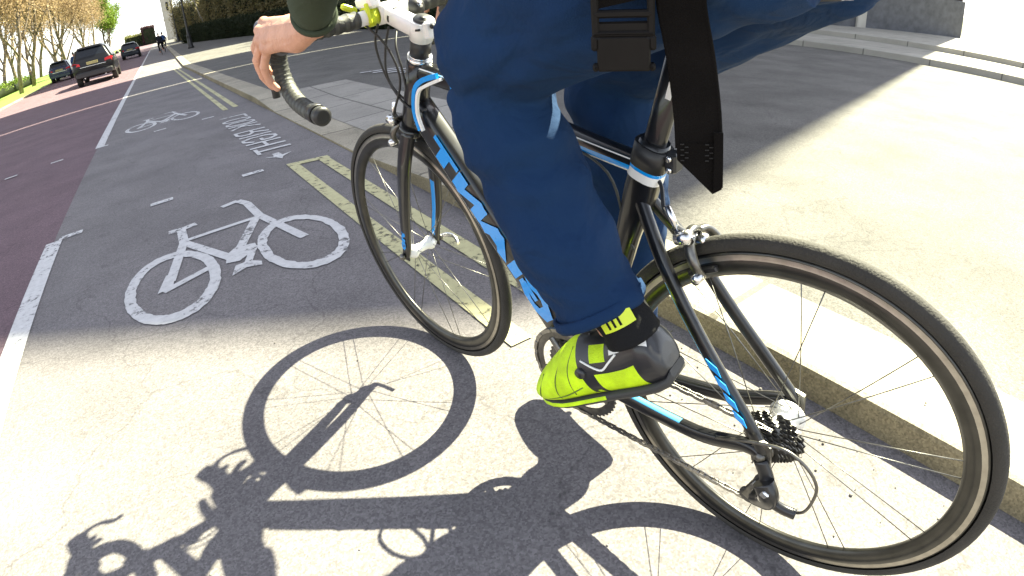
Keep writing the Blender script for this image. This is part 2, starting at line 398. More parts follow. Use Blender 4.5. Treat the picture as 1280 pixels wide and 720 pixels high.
def annulus(c, rx, ry, w, n=96):
    out = []
    for i in range(n):
        a, b = 2 * math.pi * i / n, 2 * math.pi * (i + 1) / n
        q = lambda t, d: ((lambda k: (c[0] + (rx - d + k) * math.cos(t), c[1] + (ry - d * 1.45 + k) * math.sin(t)))(.007 * noise.noise(V(math.cos(t) * 9, math.sin(t) * 9, d * 40 + c[0]))))
        out.append([q(a, 0), q(b, 0), q(b, w), q(a, w)])
    return out
def bike_symbol(ox, oy, sc, m, label):
    P = []
    P += annulus((-.862, 2.085), .212, .372, .050)
    P += annulus((-.262, 2.105), .200, .350, .046)
    st = lambda pts, w: P.extend(strip(pts, w))
    st([(-.845, 2.79), (-.76, 2.785), (-.69, 2.80)], .055)
    st([(-.775, 2.79), (-.775, 2.55)], .05)
    st([(-.775, 2.56), (-.87, 2.10)], .048)
    st([(-.905, 2.02), (-.695, 2.115)], .042)
    P.append([(-.93, 2.02), (-.86, 2.04), (-.845, 2.19), (-.885, 2.19)])
    st([(-.76, 2.575), (-.38, 2.60)], .038)
    st([(-.77, 2.54), (-.585, 2.14)], .05)
    st([(-.385, 2.60), (-.545, 2.20)], .048)
    st([(-.525, 2.965), (-.425, 3.0), (-.385, 2.90), (-.365, 2.62), (-.245, 2.12)], .048)
    P.append([(-.60, 2.20), (-.55, 2.26), (-.46, 2.235), (-.46, 2.17), (-.56, 2.08), (-.62, 2.10)])
    P.append([(-.615, 1.945), (-.585, 2.04), (-.52, 2.05), (-.475, 2.0), (-.48, 1.96), (-.545, 1.985)])
    st([(-.47, 2.20), (-.53, 2.03)], .036)
    Q = [[((x + .56) * sc + ox, (y - 2.4) * sc + oy) for x, y in p] for p in P]
    mb = MB()
    for i, p in enumerate(Q): mb.face(mb.ring([(x, y, .004 + (i % 7) * 1e-5 + i * 2e-6) for x, y in p]), 0, False)
    o = mb.build('bicycle_symbol', m, fix=False); tag(o, label, None, None, 'structure'); return o
bike_symbol(-.56, 2.4, 1, M_wmid, 'large white bicycle painted on the cycle lane beside the moving bicycle')
bike_symbol(-.74, 8.05, 1.0, M_wsoft, 'smaller looking faded white bicycle painted farther along the lane')

GLYPH = {'L': [[(0, 1), (0, 0), (1, 0)]], 'O': [[(.3, 0), (0, .25), (0, .75), (.3, 1), (.7, 1), (1, .75), (1, .25), (.7, 0), (.3, 0)]],
         'K': [[(0, 0), (0, 1)], [(1, 1), (.02, .42)], [(.32, .58), (1, 0)]], 'R': [[(0, 0), (0, 1), (.7, 1), (1, .86), (1, .62), (.7, .48), (0, .48)], [(.55, .48), (1, 0)]],
         'I': [[(.5, 0), (.5, 1)]], 'G': [[(1, .76), (.7, 1), (.3, 1), (0, .75), (0, .25), (.3, 0), (.7, 0), (1, .22), (1, .46), (.58, .46)]],
         'H': [[(0, 0), (0, 1)], [(1, 0), (1, 1)], [(0, .5), (1, .5)]], 'T': [[(.5, 0), (.5, .93)], [(0, .93), (1, .93)]], 'A': [[(0, 0), (.5, 1), (1, 0)], [(.18, .3), (.82, .3)]], 'N': [[(0, 0), (0, 1)], [(0, 1), (1, 0)], [(1, 0), (1, 1)]]}
def place_text(body, name, mats, fn, parent=None, wx=.035, wy=.12, gap=.42):
    """block capitals from strokes; fn(u, v, layer) maps the word's unit box into the place; wx, wy: half stroke widths in box units"""
    wid = [(.18 if c == 'I' else .62) for c in body]; tot = sum(wid) + gap * .62 * (len(body) - 1) + 1e-9
    mb = MB(); x = 0; lay = 0
    for c, w_ in zip(body, wid):
        for st_ in GLYPH[c]:
            P = [Vector((lerp(wx, 1 - wx, (x + (px if c != 'I' else .5) * w_) / tot), lerp(wy, 1 - wy, py))) for px, py in st_]
            for p, q in zip(P, P[1:]):
                d = Vector(((q.x - p.x) / wx, (q.y - p.y) / wy)); d.normalize(); n = Vector((-d.y * wx, d.x * wy)); e = Vector((d.x * wx, d.y * wy)) * .55
                k = 6; lay += 1
                A = [fn(*(lerp(p - e, q + e, i / k) - n), lay) for i in range(k + 1)]; B = [fn(*(lerp(p - e, q + e, i / k) + n), lay) for i in range(k + 1)]
                a = mb.ring(A); b = mb.ring(B)
                for i in range(k): mb.face((a[i], a[i + 1], b[i + 1], b[i]), 0, False)
        x += w_ + gap * .62
    return mb.build(name, mats, parent, fix=False)
# reads from the kerb, reversed as the photograph shows it: far to near, letter tops away from the kerb
lk = place_text('LOOK', 'road_lettering', M_wmid, lambda u, v, l: (lerp(.20, -.12, v), lerp(6.56, 5.48, u), .005 + l * 8e-5), None, .023, .05)
tag(lk, 'worn white word LOOK on the road beside the dropped kerb', None, None, 'structure')
rt = place_text('RIGHT', 'road_lettering', M_wmid, lambda u, v, l: (lerp(.20, -.12, v), lerp(5.30, 4.05, u), .005 + l * 8e-5), None, .0205, .05)
tag(rt, 'worn white word RIGHT on the road beside the dropped kerb', None, None, 'structure')
mark('road_arrow', [[(-.08, 3.92), (.0, 3.84), (.03, 3.76), (.05, 3.83), (.14, 3.92), (.06, 3.89), (.05, 3.99), (.0, 3.99), (-.01, 3.89)]], M_white, .0052, 'small white arrow on the road after the word RIGHT')
mark('footway_marking', [[(2.05 + .09 * i, 7.55 - .28 * i), (2.65 + .05 * i, 7.35 - .28 * i), (2.7 + .05 * i, 7.43 - .28 * i), (2.1 + .09 * i, 7.63 - .28 * i)] for i in range(5)], M_wsoft, .0995, 'faded white strokes painted on the dark footway')

# ------------------------------------------------------------------ bicycle (local frame: x to the kerb, y forward, z up)
LEAN, HEAD = -.1275, .1443
bike = empty('bicycle', (0, 0, 0), (0, LEAN, HEAD), 'black racing bicycle with bright blue and white trim, leaning beside the kerb', 'bicycle')
RC = V(0, 0, .331); FC = V(.017, .9702, .334)
AXF = V(.9996, 0, -.0266).normalized()

def wheel(name, c, ax, RR, rear):
    ax = V(ax).normalized()
    w = empty(name, parent=bike)
    mb = MB(); n = 96
    tr = .0128; rc = RR - tr
    prof = [(rc + tr * math.sin(a), tr * math.cos(a)) for a in [i * math.pi * 2 / 14 for i in range(14)]]
    prof = [(r, h) for r, h in prof if r > rc - .0105]
    prof = [(rc + tr * math.sin(R(d)), tr * math.cos(R(d))) for d in range(-52, 233, 19)]
    mb.lathe(prof, c, ax, n); mb.build('tyre', M_rub, w)
    mb = MB(); ro = RR - .0225
    P = [(ro, .0098), (ro - .003, .0105), (ro - .011, .0102), (ro - .0125, .0112), (ro - .026, .0096), (ro - .036, .004), (ro - .0365, 0), (ro - .036, -.004), (ro - .026, -.0096), (ro - .0125, -.0112), (ro - .011, -.0102), (ro - .003, -.0105), (ro, -.0098), (ro + .002, 0)]
    mb.lathe(P, c, ax, n, 0, True, lambda j: 1 if j in (1, 10) else 0)
    mb.build('rim', [M_rimb, M_track], w)
    mb = MB(); e1 = ax.orthogonal().normalized(); e2 = ax.cross(e1)
    N = 18 if not rear else 20
    for i in range(N):
        pr = i // 2; th = 2 * math.pi * (pr * 2 + .5) / N + (-.06 if i % 2 else .06)
        off = (1 if i % 2 else -1)
        th2 = th + off * (1.35 if rear else .25)
        p0 = c + ax * (.026 if off > 0 else -.022) + (e1 * math.cos(th2) + e2 * math.sin(th2)) * (.021 if rear else .014)
        p1 = c + (e1 * math.cos(th) + e2 * math.sin(th)) * (ro - .034)
        mb.tube([p0, p1], .0009, 5)
    mb.build('spokes', M_gun, w)
    mb = MB()
    if rear:
        mb.lathe([(.006, .050), (.012, .050), (.014, .036), (.030, .034), (.032, .030), (.020, .022), (.016, 0), (.020, -.018), (.028, -.02), (.028, -.024), (.014, -.026), (.006, -.03)], c, ax, 24)
    else:
        mb.lathe([(.006, .046), (.010, .044), (.019, .030), (.019, .024), (.0135, .015), (.0125, 0), (.0135, -.015), (.019, -.024), (.019, -.030), (.010, -.044), (.006, -.046)], c, ax, 24)
    mb.build('hub', M_stemw, w)
    mb = MB(); h = .062 if rear else .058
    mb.tube([c - ax * h, c + ax * h], .005, 8)
    for s in (-1, 1): mb.lathe([(0, s * h * 1.0), (.009, s * h), (.0095, s * (h + .006)), (.005, s * (h + .012)), (0, s * (h + .013))], c, ax, 14)
    mb.build('axle', M_gun, w)
    mb = MB()
    if not rear:   # quick-release lever on the far side, turned back
        q = c + ax * (h + .008)
        mb.tube(spline([q, q + V(.012, -.012, .004), q + V(.018, -.035, .002), q + V(.012, -.058, -.01)], 4), [(.004, .006)] * 13, 8)
        mb.build('quick_release_lever', M_sil, w)
    return w
fw = wheel('front_wheel', FC, AXF, .3375, False)
rw = wheel('rear_wheel', RC, (1, 0, 0), .331, True)
# cassette
mb = MB()
for i in range(10):
    T = 25 - i * 1.5; rr = .0505 - i * .0030; x = -.020 - i * .0034
    n = int(T) * 2
    ring = []
    for j in range(n):
        a = 2 * math.pi * j / n; r = rr + (.0028 if j % 2 else -.0012)
        ring.append((r * math.cos(a), r * math.sin(a)))
    c = RC + V(x, 0, 0)
    o_ = [c + V(0, p, q) for p, q in ring]; inn = [c + V(0, p * .74, q * .74) for p, q in ring]
    a = mb.ring(o_); b = mb.ring([p + V(-.0017, 0, 0) for p in o_]); a2 = mb.ring(inn); b2 = mb.ring([p + V(-.0017, 0, 0) for p in inn])
    for j in range(n):
        k = (j + 1) % n
        mb.face((a[j], a[k], b[k], b[j]), 0, False)
        if (j // 2) % 4 != 1 or i > 6:
            mb.face((b[j], b[k], b2[k], b2[j]), 0, False); mb.face((a[j], a[k], a2[k], a2[j]), 0, False)
mb.lathe([(.016, -.018), (.016, -.055), (.012, -.058), (.006, -.058)], RC, (1, 0, 0), 20)
mb.build('cassette', M_gun, rw, fix=False)

# frame
fr = empty('frame', parent=bike)
BB = V(0, .395, .258); HT = V(.004, .757, .836); CR = V(.008, .836, .692); STC = V(0, .240, .735); DRN = V(-.062, 0, .331); DRF = V(.062, 0, .331)
axh = (HT - CR).normalized()
def fpart(name, mb, mats): return mb.build(name, mats, fr)
mb = MB(); mb.tube([CR - axh * .012, CR + axh * .02, lerp(CR, HT, .6), HT], [(.029, .031), (.028, .031), (.025, .027), (.025, .027)], 20, (0, 1, 0)); fpart('head_tube', mb, M_black)
# down tube: angular segment colouring gives the front edge its blue, white and grey pinstripes
dt0 = lerp(CR, HT, .30) + V(0, -.012, 0); dt1 = BB + V(0, .012, .012)
dd = (dt1 - dt0).normalized(); dn = V(1, 0, 0).cross(dd).normalized()
if dn.y < 0: dn = -dn   # towards the front/under side
def dtm(i, j):
    a = (j + .5) / 40 * 360
    return 0
def dt_mf(i, j):
    # j angle measured from side axis; up vector = dn (front)
    a = ((j + .5) / 48 * 360 * 48 / 64) % 360
    d = min(abs(a - 90), 360 - abs(a - 90))
    if i > 15: return 0
    if 36 < d < 49: return 1
    if 49 < d < 57: return 2
    return 0
mb = MB(); k = 18
mb.tube([lerp(dt0, dt1, i / k) for i in range(k + 1)], [(lerp(.022, .027, i / k), lerp(.031, .036, min(1, i / 6))) for i in range(k + 1)], 64, tuple(dn), ex=3.4, mf=dt_mf); fpart('down_tube', mb, [M_black, M_blue, M_fwhite])
for off, m_, nm in ((0, M_blue, 'stripe'), (.010, M_fwhite, 'pinstripe')):
    mb = MB(); hp = [V(-.0240, .675 - off, .813 - off * .6), V(-.0265, .722 - off * .8, .803 - off), V(-.0290, .751 - off, .783 - off * .4), V(-.0305, .768 - off, .738), V(-.031, .762 - off, .70)]
    P_ = spline(hp, 5); w_ = .0048 if off == 0 else .003; rr = []
    for i, p in enumerate(P_):
        t_ = (P_[min(i + 1, len(P_) - 1)] - P_[max(0, i - 1)]).normalized(); s2_ = t_.cross(V(1, 0, 0)).normalized()
        rr.append([p - s2_ * w_, p + s2_ * w_, p + s2_ * w_ + V(.006, 0, 0), p - s2_ * w_ + V(.006, 0, 0)])
    mb.loft(rr, 0, True, smooth=False); fpart(nm, mb, m_)
# top tube
tt0 = HT + axh * -.022 + V(0, -.012, -.004); tt1 = STC + V(0, .006, -.028)
ttp = spline([tt0, lerp(tt0, tt1, .33) + V(0, 0, .004), lerp(tt0, tt1, .7) + V(0, 0, -.006), tt1], 6)
def tt_mf(i, j):
    a = ((j + .5) / 40 * 360) % 360     # up vector z -> 90 is the top, 270 underneath
    a = min(a, 360 - a) if a > 180 else -a        # negative above, positive below, 0 on the flank
    if i > 3 and -4 < a < 24: return 1
    if i > 3 and 24 < a < 50: return 2
    if -35 < a < -24: return 3
    return 0
mb = MB(); mb.tube(ttp, [(lerp(.019, .015, i / (len(ttp) - 1)), lerp(.019, .014, i / (len(ttp) - 1))) for i in range(len(ttp))], 40, (0, 0, 1), ex=2.8, mf=tt_mf); fpart('top_tube', mb, [M_black, M_blue, M_fwhite, M_fwhite])
# seat tube + cluster
sd = (STC - BB).normalized()
mb = MB(); st = [BB, lerp(BB, STC, .35), lerp(BB, STC, .7), lerp(BB, STC, .86), STC, STC + sd * .014]
mb.tube(st, [(.022, .026), (.016, .021), (.016, .020), (.018, .026), (.018, .024), (.017, .021)], 20, (0, 1, 0), ex=2.6); fpart('seat_tube', mb, M_black)
mb = MB(); mb.lathe([(.022, -.036), (.026, -.036), (.026, .036), (.022, .036)], BB, (1, 0, 0), 24); mb.lathe([(.0, -.036), (.022, -.036)], BB, (1, 0, 0), 24); fpart('bottom_bracket', mb, M_black)
# wrap of blue and white round the seat cluster
mb = MB(); wb = lerp(BB, STC, .965)
mb.tube([wb - sd * .028 + V(0, 0, 0), wb - sd * .014], [(.0195, .027)] * 2, 28, (0, 1, 0), ex=2.6, cap=False, m=1); mb.tube([wb - sd * .014, wb - sd * .002], [(.0197, .0272)] * 2, 28, (0, 1, 0), ex=2.6, cap=False, m=0)
fpart('stripe', mb, [M_blue, M_fwhite])
for s, dr in ((-1, DRN), (1, DRF)):
    mb = MB(); top = V(.006 * s, .262, .664)
    pts = spline([top, V(.034 * s, .20, .578), V(.047 * s, .12, .474), dr + V(-.004 * s, .016, .028), dr + V(0, 0, .004)], 6)
    def ss_mf(i, j, s=s): return 1 if (7 <= i <= 12 and j in (4, 5) and s < 0) else 0
    mb.tube(pts, [(.0085, .0105)] * len(pts), 14, (0, 1, 0), ex=2.4, mf=ss_mf); fpart('seat_stay', mb, [M_black, M_cyan])
    mb = MB()
    pts = spline([BB + V(.026 * s, -.015, -.008), V(.036 * s, .30, .262), V(.052 * s, .12, .290), dr + V(-.004 * s, .03, -.002), dr], 6)
    def cs_mf(i, j, s=s): return (1 if (4 <= i <= 10 and j in (2, 3) and s < 0) else 0)
    mb.tube(pts, [(.010, lerp(.0175, .010, i / (len(pts) - 1))) for i in range(len(pts))], 14, (0, 0, 1), ex=2.6, mf=cs_mf); fpart('chain_stay', mb, [M_black, M_cyan])
    mb = MB(); mb.prism([(-.02, -.026), (.012, -.02), (.02, .008), (.008, .03), (-.012, .026)], dr + V(-.003, 0, 0), (0, 1, 0), (0, 0, 1), .006); fpart('dropout', mb, M_gun)
# GIANT, reversed, down the near side of the down tube: G by the bracket, T by the head
L_dt = (dt1 - dt0).length
def on_dt(u, v, l):
    t = lerp(.84, .12, u); p = lerp(dt0, dt1, t)
    return p + V(-(lerp(.0224, .0272, t) + .0012 + l * 2.5e-5), 0, 0) + dn * lerp(-.031, .018, 1 - v)
lt = place_text('GIANT', 'lettering', M_blue, on_dt, fr, .036, .125, .40)
# blue stripes on seat stay near side
mb = MB()
for t in (.56, .66, .76, .86):
    a = lerp(V(-.034, .20, .578), DRN + V(0, .016, .03), t)
    mb.prism([(-.008, -.012), (.007, -.002), (.008, .014), (-.007, .004)], a + V(-.0125, 0, 0), (0, 1, 0), (0, .45, .89), .0012)
fpart('decal', mb, M_blue)
# seat post, clamp, saddle
SP0 = lerp(BB, STC, .8); SP1 = STC + sd * .20
mb = MB(); mb.tube([SP0, STC, SP1], [(.0115, .0165)] * 3, 18, (0, 1, 0), ex=2.4)
so = mb.build('seat_post', M_black, bike)
mb = MB(); pm = STC + sd * .11
mb.prism([(-.004, -.03), (.004, -.03), (.004, .03), (-.004, .03)], pm + V(-.0128, -.007, 0), V(0, 1, .3).normalized(), sd, .0008); mb.build('post_scale', M_fwhite, so)
mb = MB(); mb.tube([STC - sd * .026, STC + sd * .008], [(.0205, .0275)] * 2, 22, (0, 1, 0), ex=2.6); mb.box(STC + V(0, -.032, -.012), (.022, .018, .028), None, 0, .003)
cl = mb.build('seat_clamp', M_plast, bike)
mb = MB()
for z in (-.004, -.020): mb.lathe([(.0, .0), (.004, 0), (.0045, -.003), (0, -.003)], STC + V(-.0115, -.032, z), (1, 0, 0), 12)
mb.build('clamp_bolt', M_sil, cl)
SAD = V(0, .13, .962)
mb = MB(); rows = []
for i in range(15):
    t = i / 14; y = SAD.y - .13 + .27 * t; wd = lerp(.068, .018, min(1, max(0, (t - .12) / .6)) ** .8) if t > .12 else lerp(.045, .068, t / .12)
    zz = SAD.z + .012 * (abs(t - .45)) ; th = .018
    rows.append([(wd * math.cos(a), y, zz + (.012 * math.sin(a) if math.sin(a) > 0 else th * 1.6 * math.sin(a)) - .02 * (math.cos(a) ** 4)) for a in [2 * math.pi * q / 20 for q in range(20)]])
mb.loft(rows); sad = mb.build('saddle', M_plast, bike)
mb = MB()
for s in (-1, 1): mb.tube(spline([SAD + V(.03 * s, -.09, -.02), SAD + V(.022 * s, -.03, -.045), SAD + V(.022 * s, .05, -.045), SAD + V(.01 * s, .11, -.015)], 5), .0035, 8)
mb.box(SP1 + V(0, 0, .0), (.05, .045, .02), None, 0, .005); mb.build('saddle_rail', M_gun, sad)
# fork
fk = empty('fork', parent=bike)
fax = (FC - CR).normalized()
for s in (-1, 1):
    mb = MB(); b0 = CR + V(.021 * s, 0, -.008); e = FC + AXF * (.050 * s)
    pts = spline([b0, lerp(b0, e, .25) + V(.012 * s, -.004, 0), lerp(b0, e, .62) + V(.010 * s, -.006, 0), lerp(b0, e, .9) + V(0, -.002, 0), e], 6)
    fd = (e - b0).normalized()
    mb.tube(pts, [(lerp(.013, .0075, i / (len(pts) - 1)), lerp(.022, .011, i / (len(pts) - 1))) for i in range(len(pts))], 18, (0, 1, 0), ex=2.6, mf=(lambda i, j, s=s: 1 if (s > 0 and j in (8, 9) and 8 < i < 19) else 0))
    bl = mb.build('fork_blade', [M_black, M_blue], fk)
    mb = MB(); mb.box(e + V(0, 0, -.004), (.007, .022, .026), None, 0, .003); mb.build('fork_tip', M_plast, fk)
    if s < 0:
        def on_fk(u, v, l):
            t = lerp(.92, .60, u); p = lerp(b0, e, t) + V(-.004 * (1 - t) / .4, -.004, 0)
            return p + V(-.0135 - l * 2e-5 + (t - .6) * .008, 0, 0) + V(0, 1, .25).normalized() * lerp(.007, -.009, v)
        place_text('GIANT', 'fork_lettering', M_blue, on_fk, fk, .04, .12, .35)
mb = MB(); mb.tube([CR + axh * .004, CR - axh * .022], [(.034, .030), (.036, .028)], 20, (0, 1, 0), ex=2.6); mb.build('fork_crown', M_black, fk)
# headset, spacers, stem
CAP = V(.004, .716, .905)
mb = MB()
mb.tube([HT - axh * .002, HT + axh * .008], .0245, 24); mb.tube([HT + axh * .008, HT + axh * .012], .021, 24)
mb.tube([HT + axh * .012, HT + axh * .046], .0205, 24, m=1)
mb.build('headset_spacer', [M_sil, M_plast], bike)
ST0 = HT + axh * .064; STB = V(.004, .834, .931)
mb = MB(); mb.tube([HT + axh * .046, HT + axh * .086], [(.0225, .0225)] * 2, 24)
mb.tube(spline([ST0 + V(0, -.004, 0), lerp(ST0, STB, .35), lerp(ST0, STB, .7), STB], 5), [(.0195, .0185)] * 16, 22, (0, 0, 1), ex=2.5)
mb.box(ST0 + V(0, -.026, 0), (.026, .014, .034), None, 0, .004)
stem = mb.build('stem', M_stemw, bike)
mb = MB(); tp = HT + axh * .086
mb.lathe([(0, .006), (.006, .0062), (.0065, .004), (.016, .0045), (.0185, .001), (.0185, -.002)], tp, axh, 24); mb.build('top_cap', M_plast, stem)
mb = MB()
for z in (-.009, .007): mb.lathe([(0, -.036), (.0045, -.036), (.0045, -.030)], ST0 + axh * z + V(0, 0, 0), (0, 1, 0), 10)
mb.box(ST0 + V(-.0195, -.012, .004), (.004, .018, .004), None, 0); mb.build('stem_bolt', M_plast, stem)
mb = MB(); mb.tube([STB - (STB - ST0).normalized() * .034, STB - (STB - ST0).normalized() * .028], [(.0202, .0192)] * 2, 22, (0, 0, 1)); mb.build('stem_band', M_plast, stem)
mb = MB(); mb.lathe([(.0175, -.024), (.021, -.024), (.0215, 0), (.021, .024), (.0175, .024)], STB + V(0, .004, 0), (1, 0, 0), 24); mb.build('face_plate', M_stemw, stem)
# handlebar: tape windings as rings of slightly changing radius
HBw = .205
hb = empty('handlebar', parent=bike)
BC = STB + V(0, .004, 0)
mb = MB(); mb.tube([BC + V(-.10, 0, 0), BC + V(-.045, 0, 0), BC, BC + V(.045, 0, 0), BC + V(.10, 0, 0)], [.0125, .0155, .0158, .0155, .0125], 18); mb.build('bar_top', M_stemw, hb)
HP = {}
for s in (-1, 1):
    p = [BC + V(.066 * s, 0, 0), BC + V(.14 * s, .002, .002), BC + V(.185 * s, .016, .002), BC + V(HBw * s, .055, -.004), BC + V(.210 * s, .085, -.030), BC + V(.212 * s, .086, -.075), BC + V(.214 * s, .055, -.112), BC + V(.215 * s, .005, -.130), BC + V(.216 * s, -.055, -.138)]
    pts = spline(p, 12)
    mb = MB(); rad = []
    for i in range(len(pts)):
        rad.append(.0165 + (.0012 if i % 3 else -.0006))
    def tmf(i, j): return 1 if i % 3 == 2 else 0
    mb.tube(pts, rad, 16, mf=tmf); mb.build('bar_tape', [M_tape, M_tapel], hb)
    mb = MB(); d = (pts[-1] - pts[-2]).normalized()
    mb.tube([pts[-1] - d * .03, pts[-1] - d * .012], .0188, 18, m=0); mb.tube([pts[-1] - d * .001, pts[-1] + d * .006, pts[-1] + d * .009], [.0178, .0178, .012], 18); mb.build('bar_plug', M_plast, hb)
    # brake hood and lever
    h0 = BC + V(.206 * s, .062, -.006)
    hd = spline([h0 + V(0, -.012, -.004), h0 + V(-.002 * s, .03, .012), h0 + V(-.006 * s, .068, .016), h0 + V(-.010 * s, .098, .028), h0 + V(-.012 * s, .113, .037)], 5)
    mb = MB(); mb.tube(hd, [(lerp(.018, .0165, i / 20), [.019, .023, .025, .020, .012][min(4, i // 5)] if i < 20 else .008) for i in range(len(hd))], 18, (0, 0, 1), ex=2.5)
    hood = mb.build('brake_hood', M_hood, bike)
    l0 = h0 + V(-.006 * s, .092, .012)
    lv = spline([l0, l0 + V(.002 * s, .024, -.018), l0 + V(.006 * s, .026, -.060), l0 + V(.010 * s, .010, -.100), l0 + V(.012 * s, .012, -.122)], 6)
    mb = MB(); mb.tube(lv, [(lerp(.0115, .0085, i / 24), .0055) for i in range(len(lv))], 12, (0, 1, 0), ex=2.6); mb.build('brake_lever', M_plast, hood)
    HP[s] = (h0, l0)
# small black bell and acid-yellow lamp bracket on the bar
mb = MB(); bc = BC + V(.062, -.008, -.004)
mb.lathe([(0, .020), (.012, .018), (.020, .008), (.021, -.006), (.017, -.012), (0, -.012)], bc, V(.2, -.9, .3), 22); mb.tube([bc, BC + V(.062, .004, 0)], .011, 12); bell = mb.build('bell', M_plast, bike)
mb = MB(); mb.lathe([(0, .0215), (.007, .020), (.009, .0175)], bc, V(.2, -.9, .3), 14); mb.build('bell_cap', M_sil, bell)
mb = MB(); lc = BC + V(-.036, .004, 0)
mb.lathe([(.0165, -.012), (.020, -.012), (.020, .012), (.0165, .012)], lc, (1, 0, 0), 20, m=0)
mb.box(lc + V(.002, .0, .028), (.030, .055, .026), None, 1, .006)
mb.box(lc + V(-.012, -.018, .008), (.006, .012, .040), None, 0, .002); mb.box(lc + V(-.030, .02, .024), (.034, .012, .012), Matrix.Rotation(.5, 3, 'Y'), 0, .003)
mb.build('front_lamp', [M_acid, M_stemw], bike)
# brakes
def caliper(name, c, fwd, up, sgn):
    c = V(c); f = V(fwd).normalized(); u = V(up).normalized(); x = V(1, 0, 0)
    root = empty(name, parent=bike)
    mb = MB()
    for s in (-1, 1):
        arm = spline([c + x * (.006 * s) + u * .012, c + x * (.026 * s) + u * .006 + f * .004, c + x * (.036 * s) - u * .018 + f * .006, c + x * (.030 * s) - u * .042 + f * .004], 5)
        mb.tube(arm, [(.006, .0085)] * len(arm), 10, tuple(f), m=0)
    top = spline([c + u * .012 - x * .01, c + u * .028 - x * .030 + f * .004, c + u * .038 - x * .036], 4); mb.tube(top, [(.005, .008)] * len(top), 10, tuple(f))
    top = spline([c + u * .012 + x * .01, c + u * .024 - x * .012 + f * .01, c + u * .020 - x * .036 + f * .008], 4); mb.tube(top, [(.005, .008)] * len(top), 10, tuple(f))
    mb.build('caliper_arm', M_gun, root)
    mb = MB(); mb.lathe([(0, .016), (.0085, .015), (.0095, .010), (.0095, -.012), (0, -.012)], c, f, 16); mb.build('pivot_bolt', M_sil, root)
    for s in (-1, 1):
        mb = MB(); mb.lathe([(0, .015), (.0075, .014), (.0075, -.004)], c + x * (.032 * s) - u * .040 + f * .004, x * s, 12); mb.build('pad_bolt', M_sil, root)
    mb = MB(); mb.tube([c - x * .036 + u * .030 + f * .004, c - x * .036 + u * .068 + f * .004], .0048, 10); mb.build('barrel_adjuster', M_sil, root)
    mb = MB(); mb.lathe([(0, .014), (.010, .012), (.010, -.010), (0, -.010)], c + u * .021 - x * .037 + f * .008, f, 12); mb.build('cable_clamp', M_sil, root)
    mb = MB()
    for s in (-1, 1): mb.box(c + x * (.0165 * s) - u * .040, (.009, .05, .010), Matrix((x, f.cross(x) * 0 + (u.cross(x)).normalized(), u)).transposed(), 0, .002)
    mb.build('brake_pad', M_plast, root)
    return root
ru = V(0, .165, .30).normalized()
caliper('rear_brake', V(0, .168, .615), V(0, -1, .35), ru, -1)
caliper('front_brake', V(.010, .868, .690), V(0, 1, .2), axh, 1)
# transmission
cs = empty('crankset', parent=bike)
def chainring(x, rr, T, mb):
    n = T * 2
    o_ = []; 
    for j in range(n):
        a = 2 * math.pi * j / n; r = rr + (.0035 if j % 2 else -.0015); o_.append(BB + V(x, r * math.cos(a), r * math.sin(a)))
    inn = [BB + V(x, (rr - .017) * math.cos(2 * math.pi * j / n), (rr - .017) * math.sin(2 * math.pi * j / n)) for j in range(n)]
    a = mb.ring(o_); b = mb.ring([p - V(.0028, 0, 0) for p in o_]); a2 = mb.ring(inn); b2 = mb.ring([p - V(.0028, 0, 0) for p in inn])
    for j in range(n):
        k = (j + 1) % n
        mb.face((a[j], a[k], b[k], b[j]), 0, False); mb.face((a2[j], a2[k], b2[k], b2[j]), 0, False)
        mb.face((b[j], b[k], b2[k], b2[j]), 0, False); mb.face((a[j], a[k], a2[k], a2[j]), 0, False)
mb = MB(); chainring(-.043, .1015, 50, mb); mb.build('chainring', M_gun, cs, fix=False)
mb = MB(); chainring(-.035, .070, 34, mb); mb.build('chainring', M_gun, cs, fix=False)
NP = V(-.128, .283, .393); FP = V(.128, .507, .123)
mb = MB()
for q in range(5):
    a = 2 * math.pi * q / 5 + 2.2; d = V(0, math.cos(a), math.sin(a))
    mb.tube([BB + V(-.046, 0, 0), BB + V(-.046, 0, 0) + d * .088], [(.004, .013), (.003, .009)], 10, tuple(V(1, 0, 0).cross(d)))
mb.tube([BB + V(-.068, 0, 0), lerp(BB + V(-.070, 0, 0), V(-.074, NP.y, NP.z), .5), V(-.074, NP.y, NP.z)], [(.011, .016), (.009, .013), (.008, .013)], 14, (1, 0, 0))
mb.lathe([(0, -.082), (.014, -.082), (.019, -.076), (.019, -.04)], BB, (1, 0, 0), 20)
mb.build('crank_arm', M_gun, cs)
mb = MB(); mb.tube([BB + V(.068, 0, 0), V(.074, FP.y, FP.z)], [(.011, .016), (.008, .013)], 14, (1, 0, 0)); mb.lathe([(0, .082), (.014, .082), (.019, .076), (.019, .036)], BB, (1, 0, 0), 20); mb.build('crank_arm', M_gun, cs)
for P, sx in ((NP, -1), (FP, 1)):
    mb = MB(); mb.tube([P + V(.052 * -sx, 0, 0), P + V(.04 * sx, 0, 0)], .0075, 12)
    nd = V(0, .86, -.5) if sx < 0 else V(0, .99, -.1)
    mb.tube([P - nd * .034, P, P + nd * .04], [(.026, .010), (.032, .012), (.018, .008)], 12, tuple(nd.cross(V(1, 0, 0))), ex=3)
    mb.build('pedal', M_gun, bike)
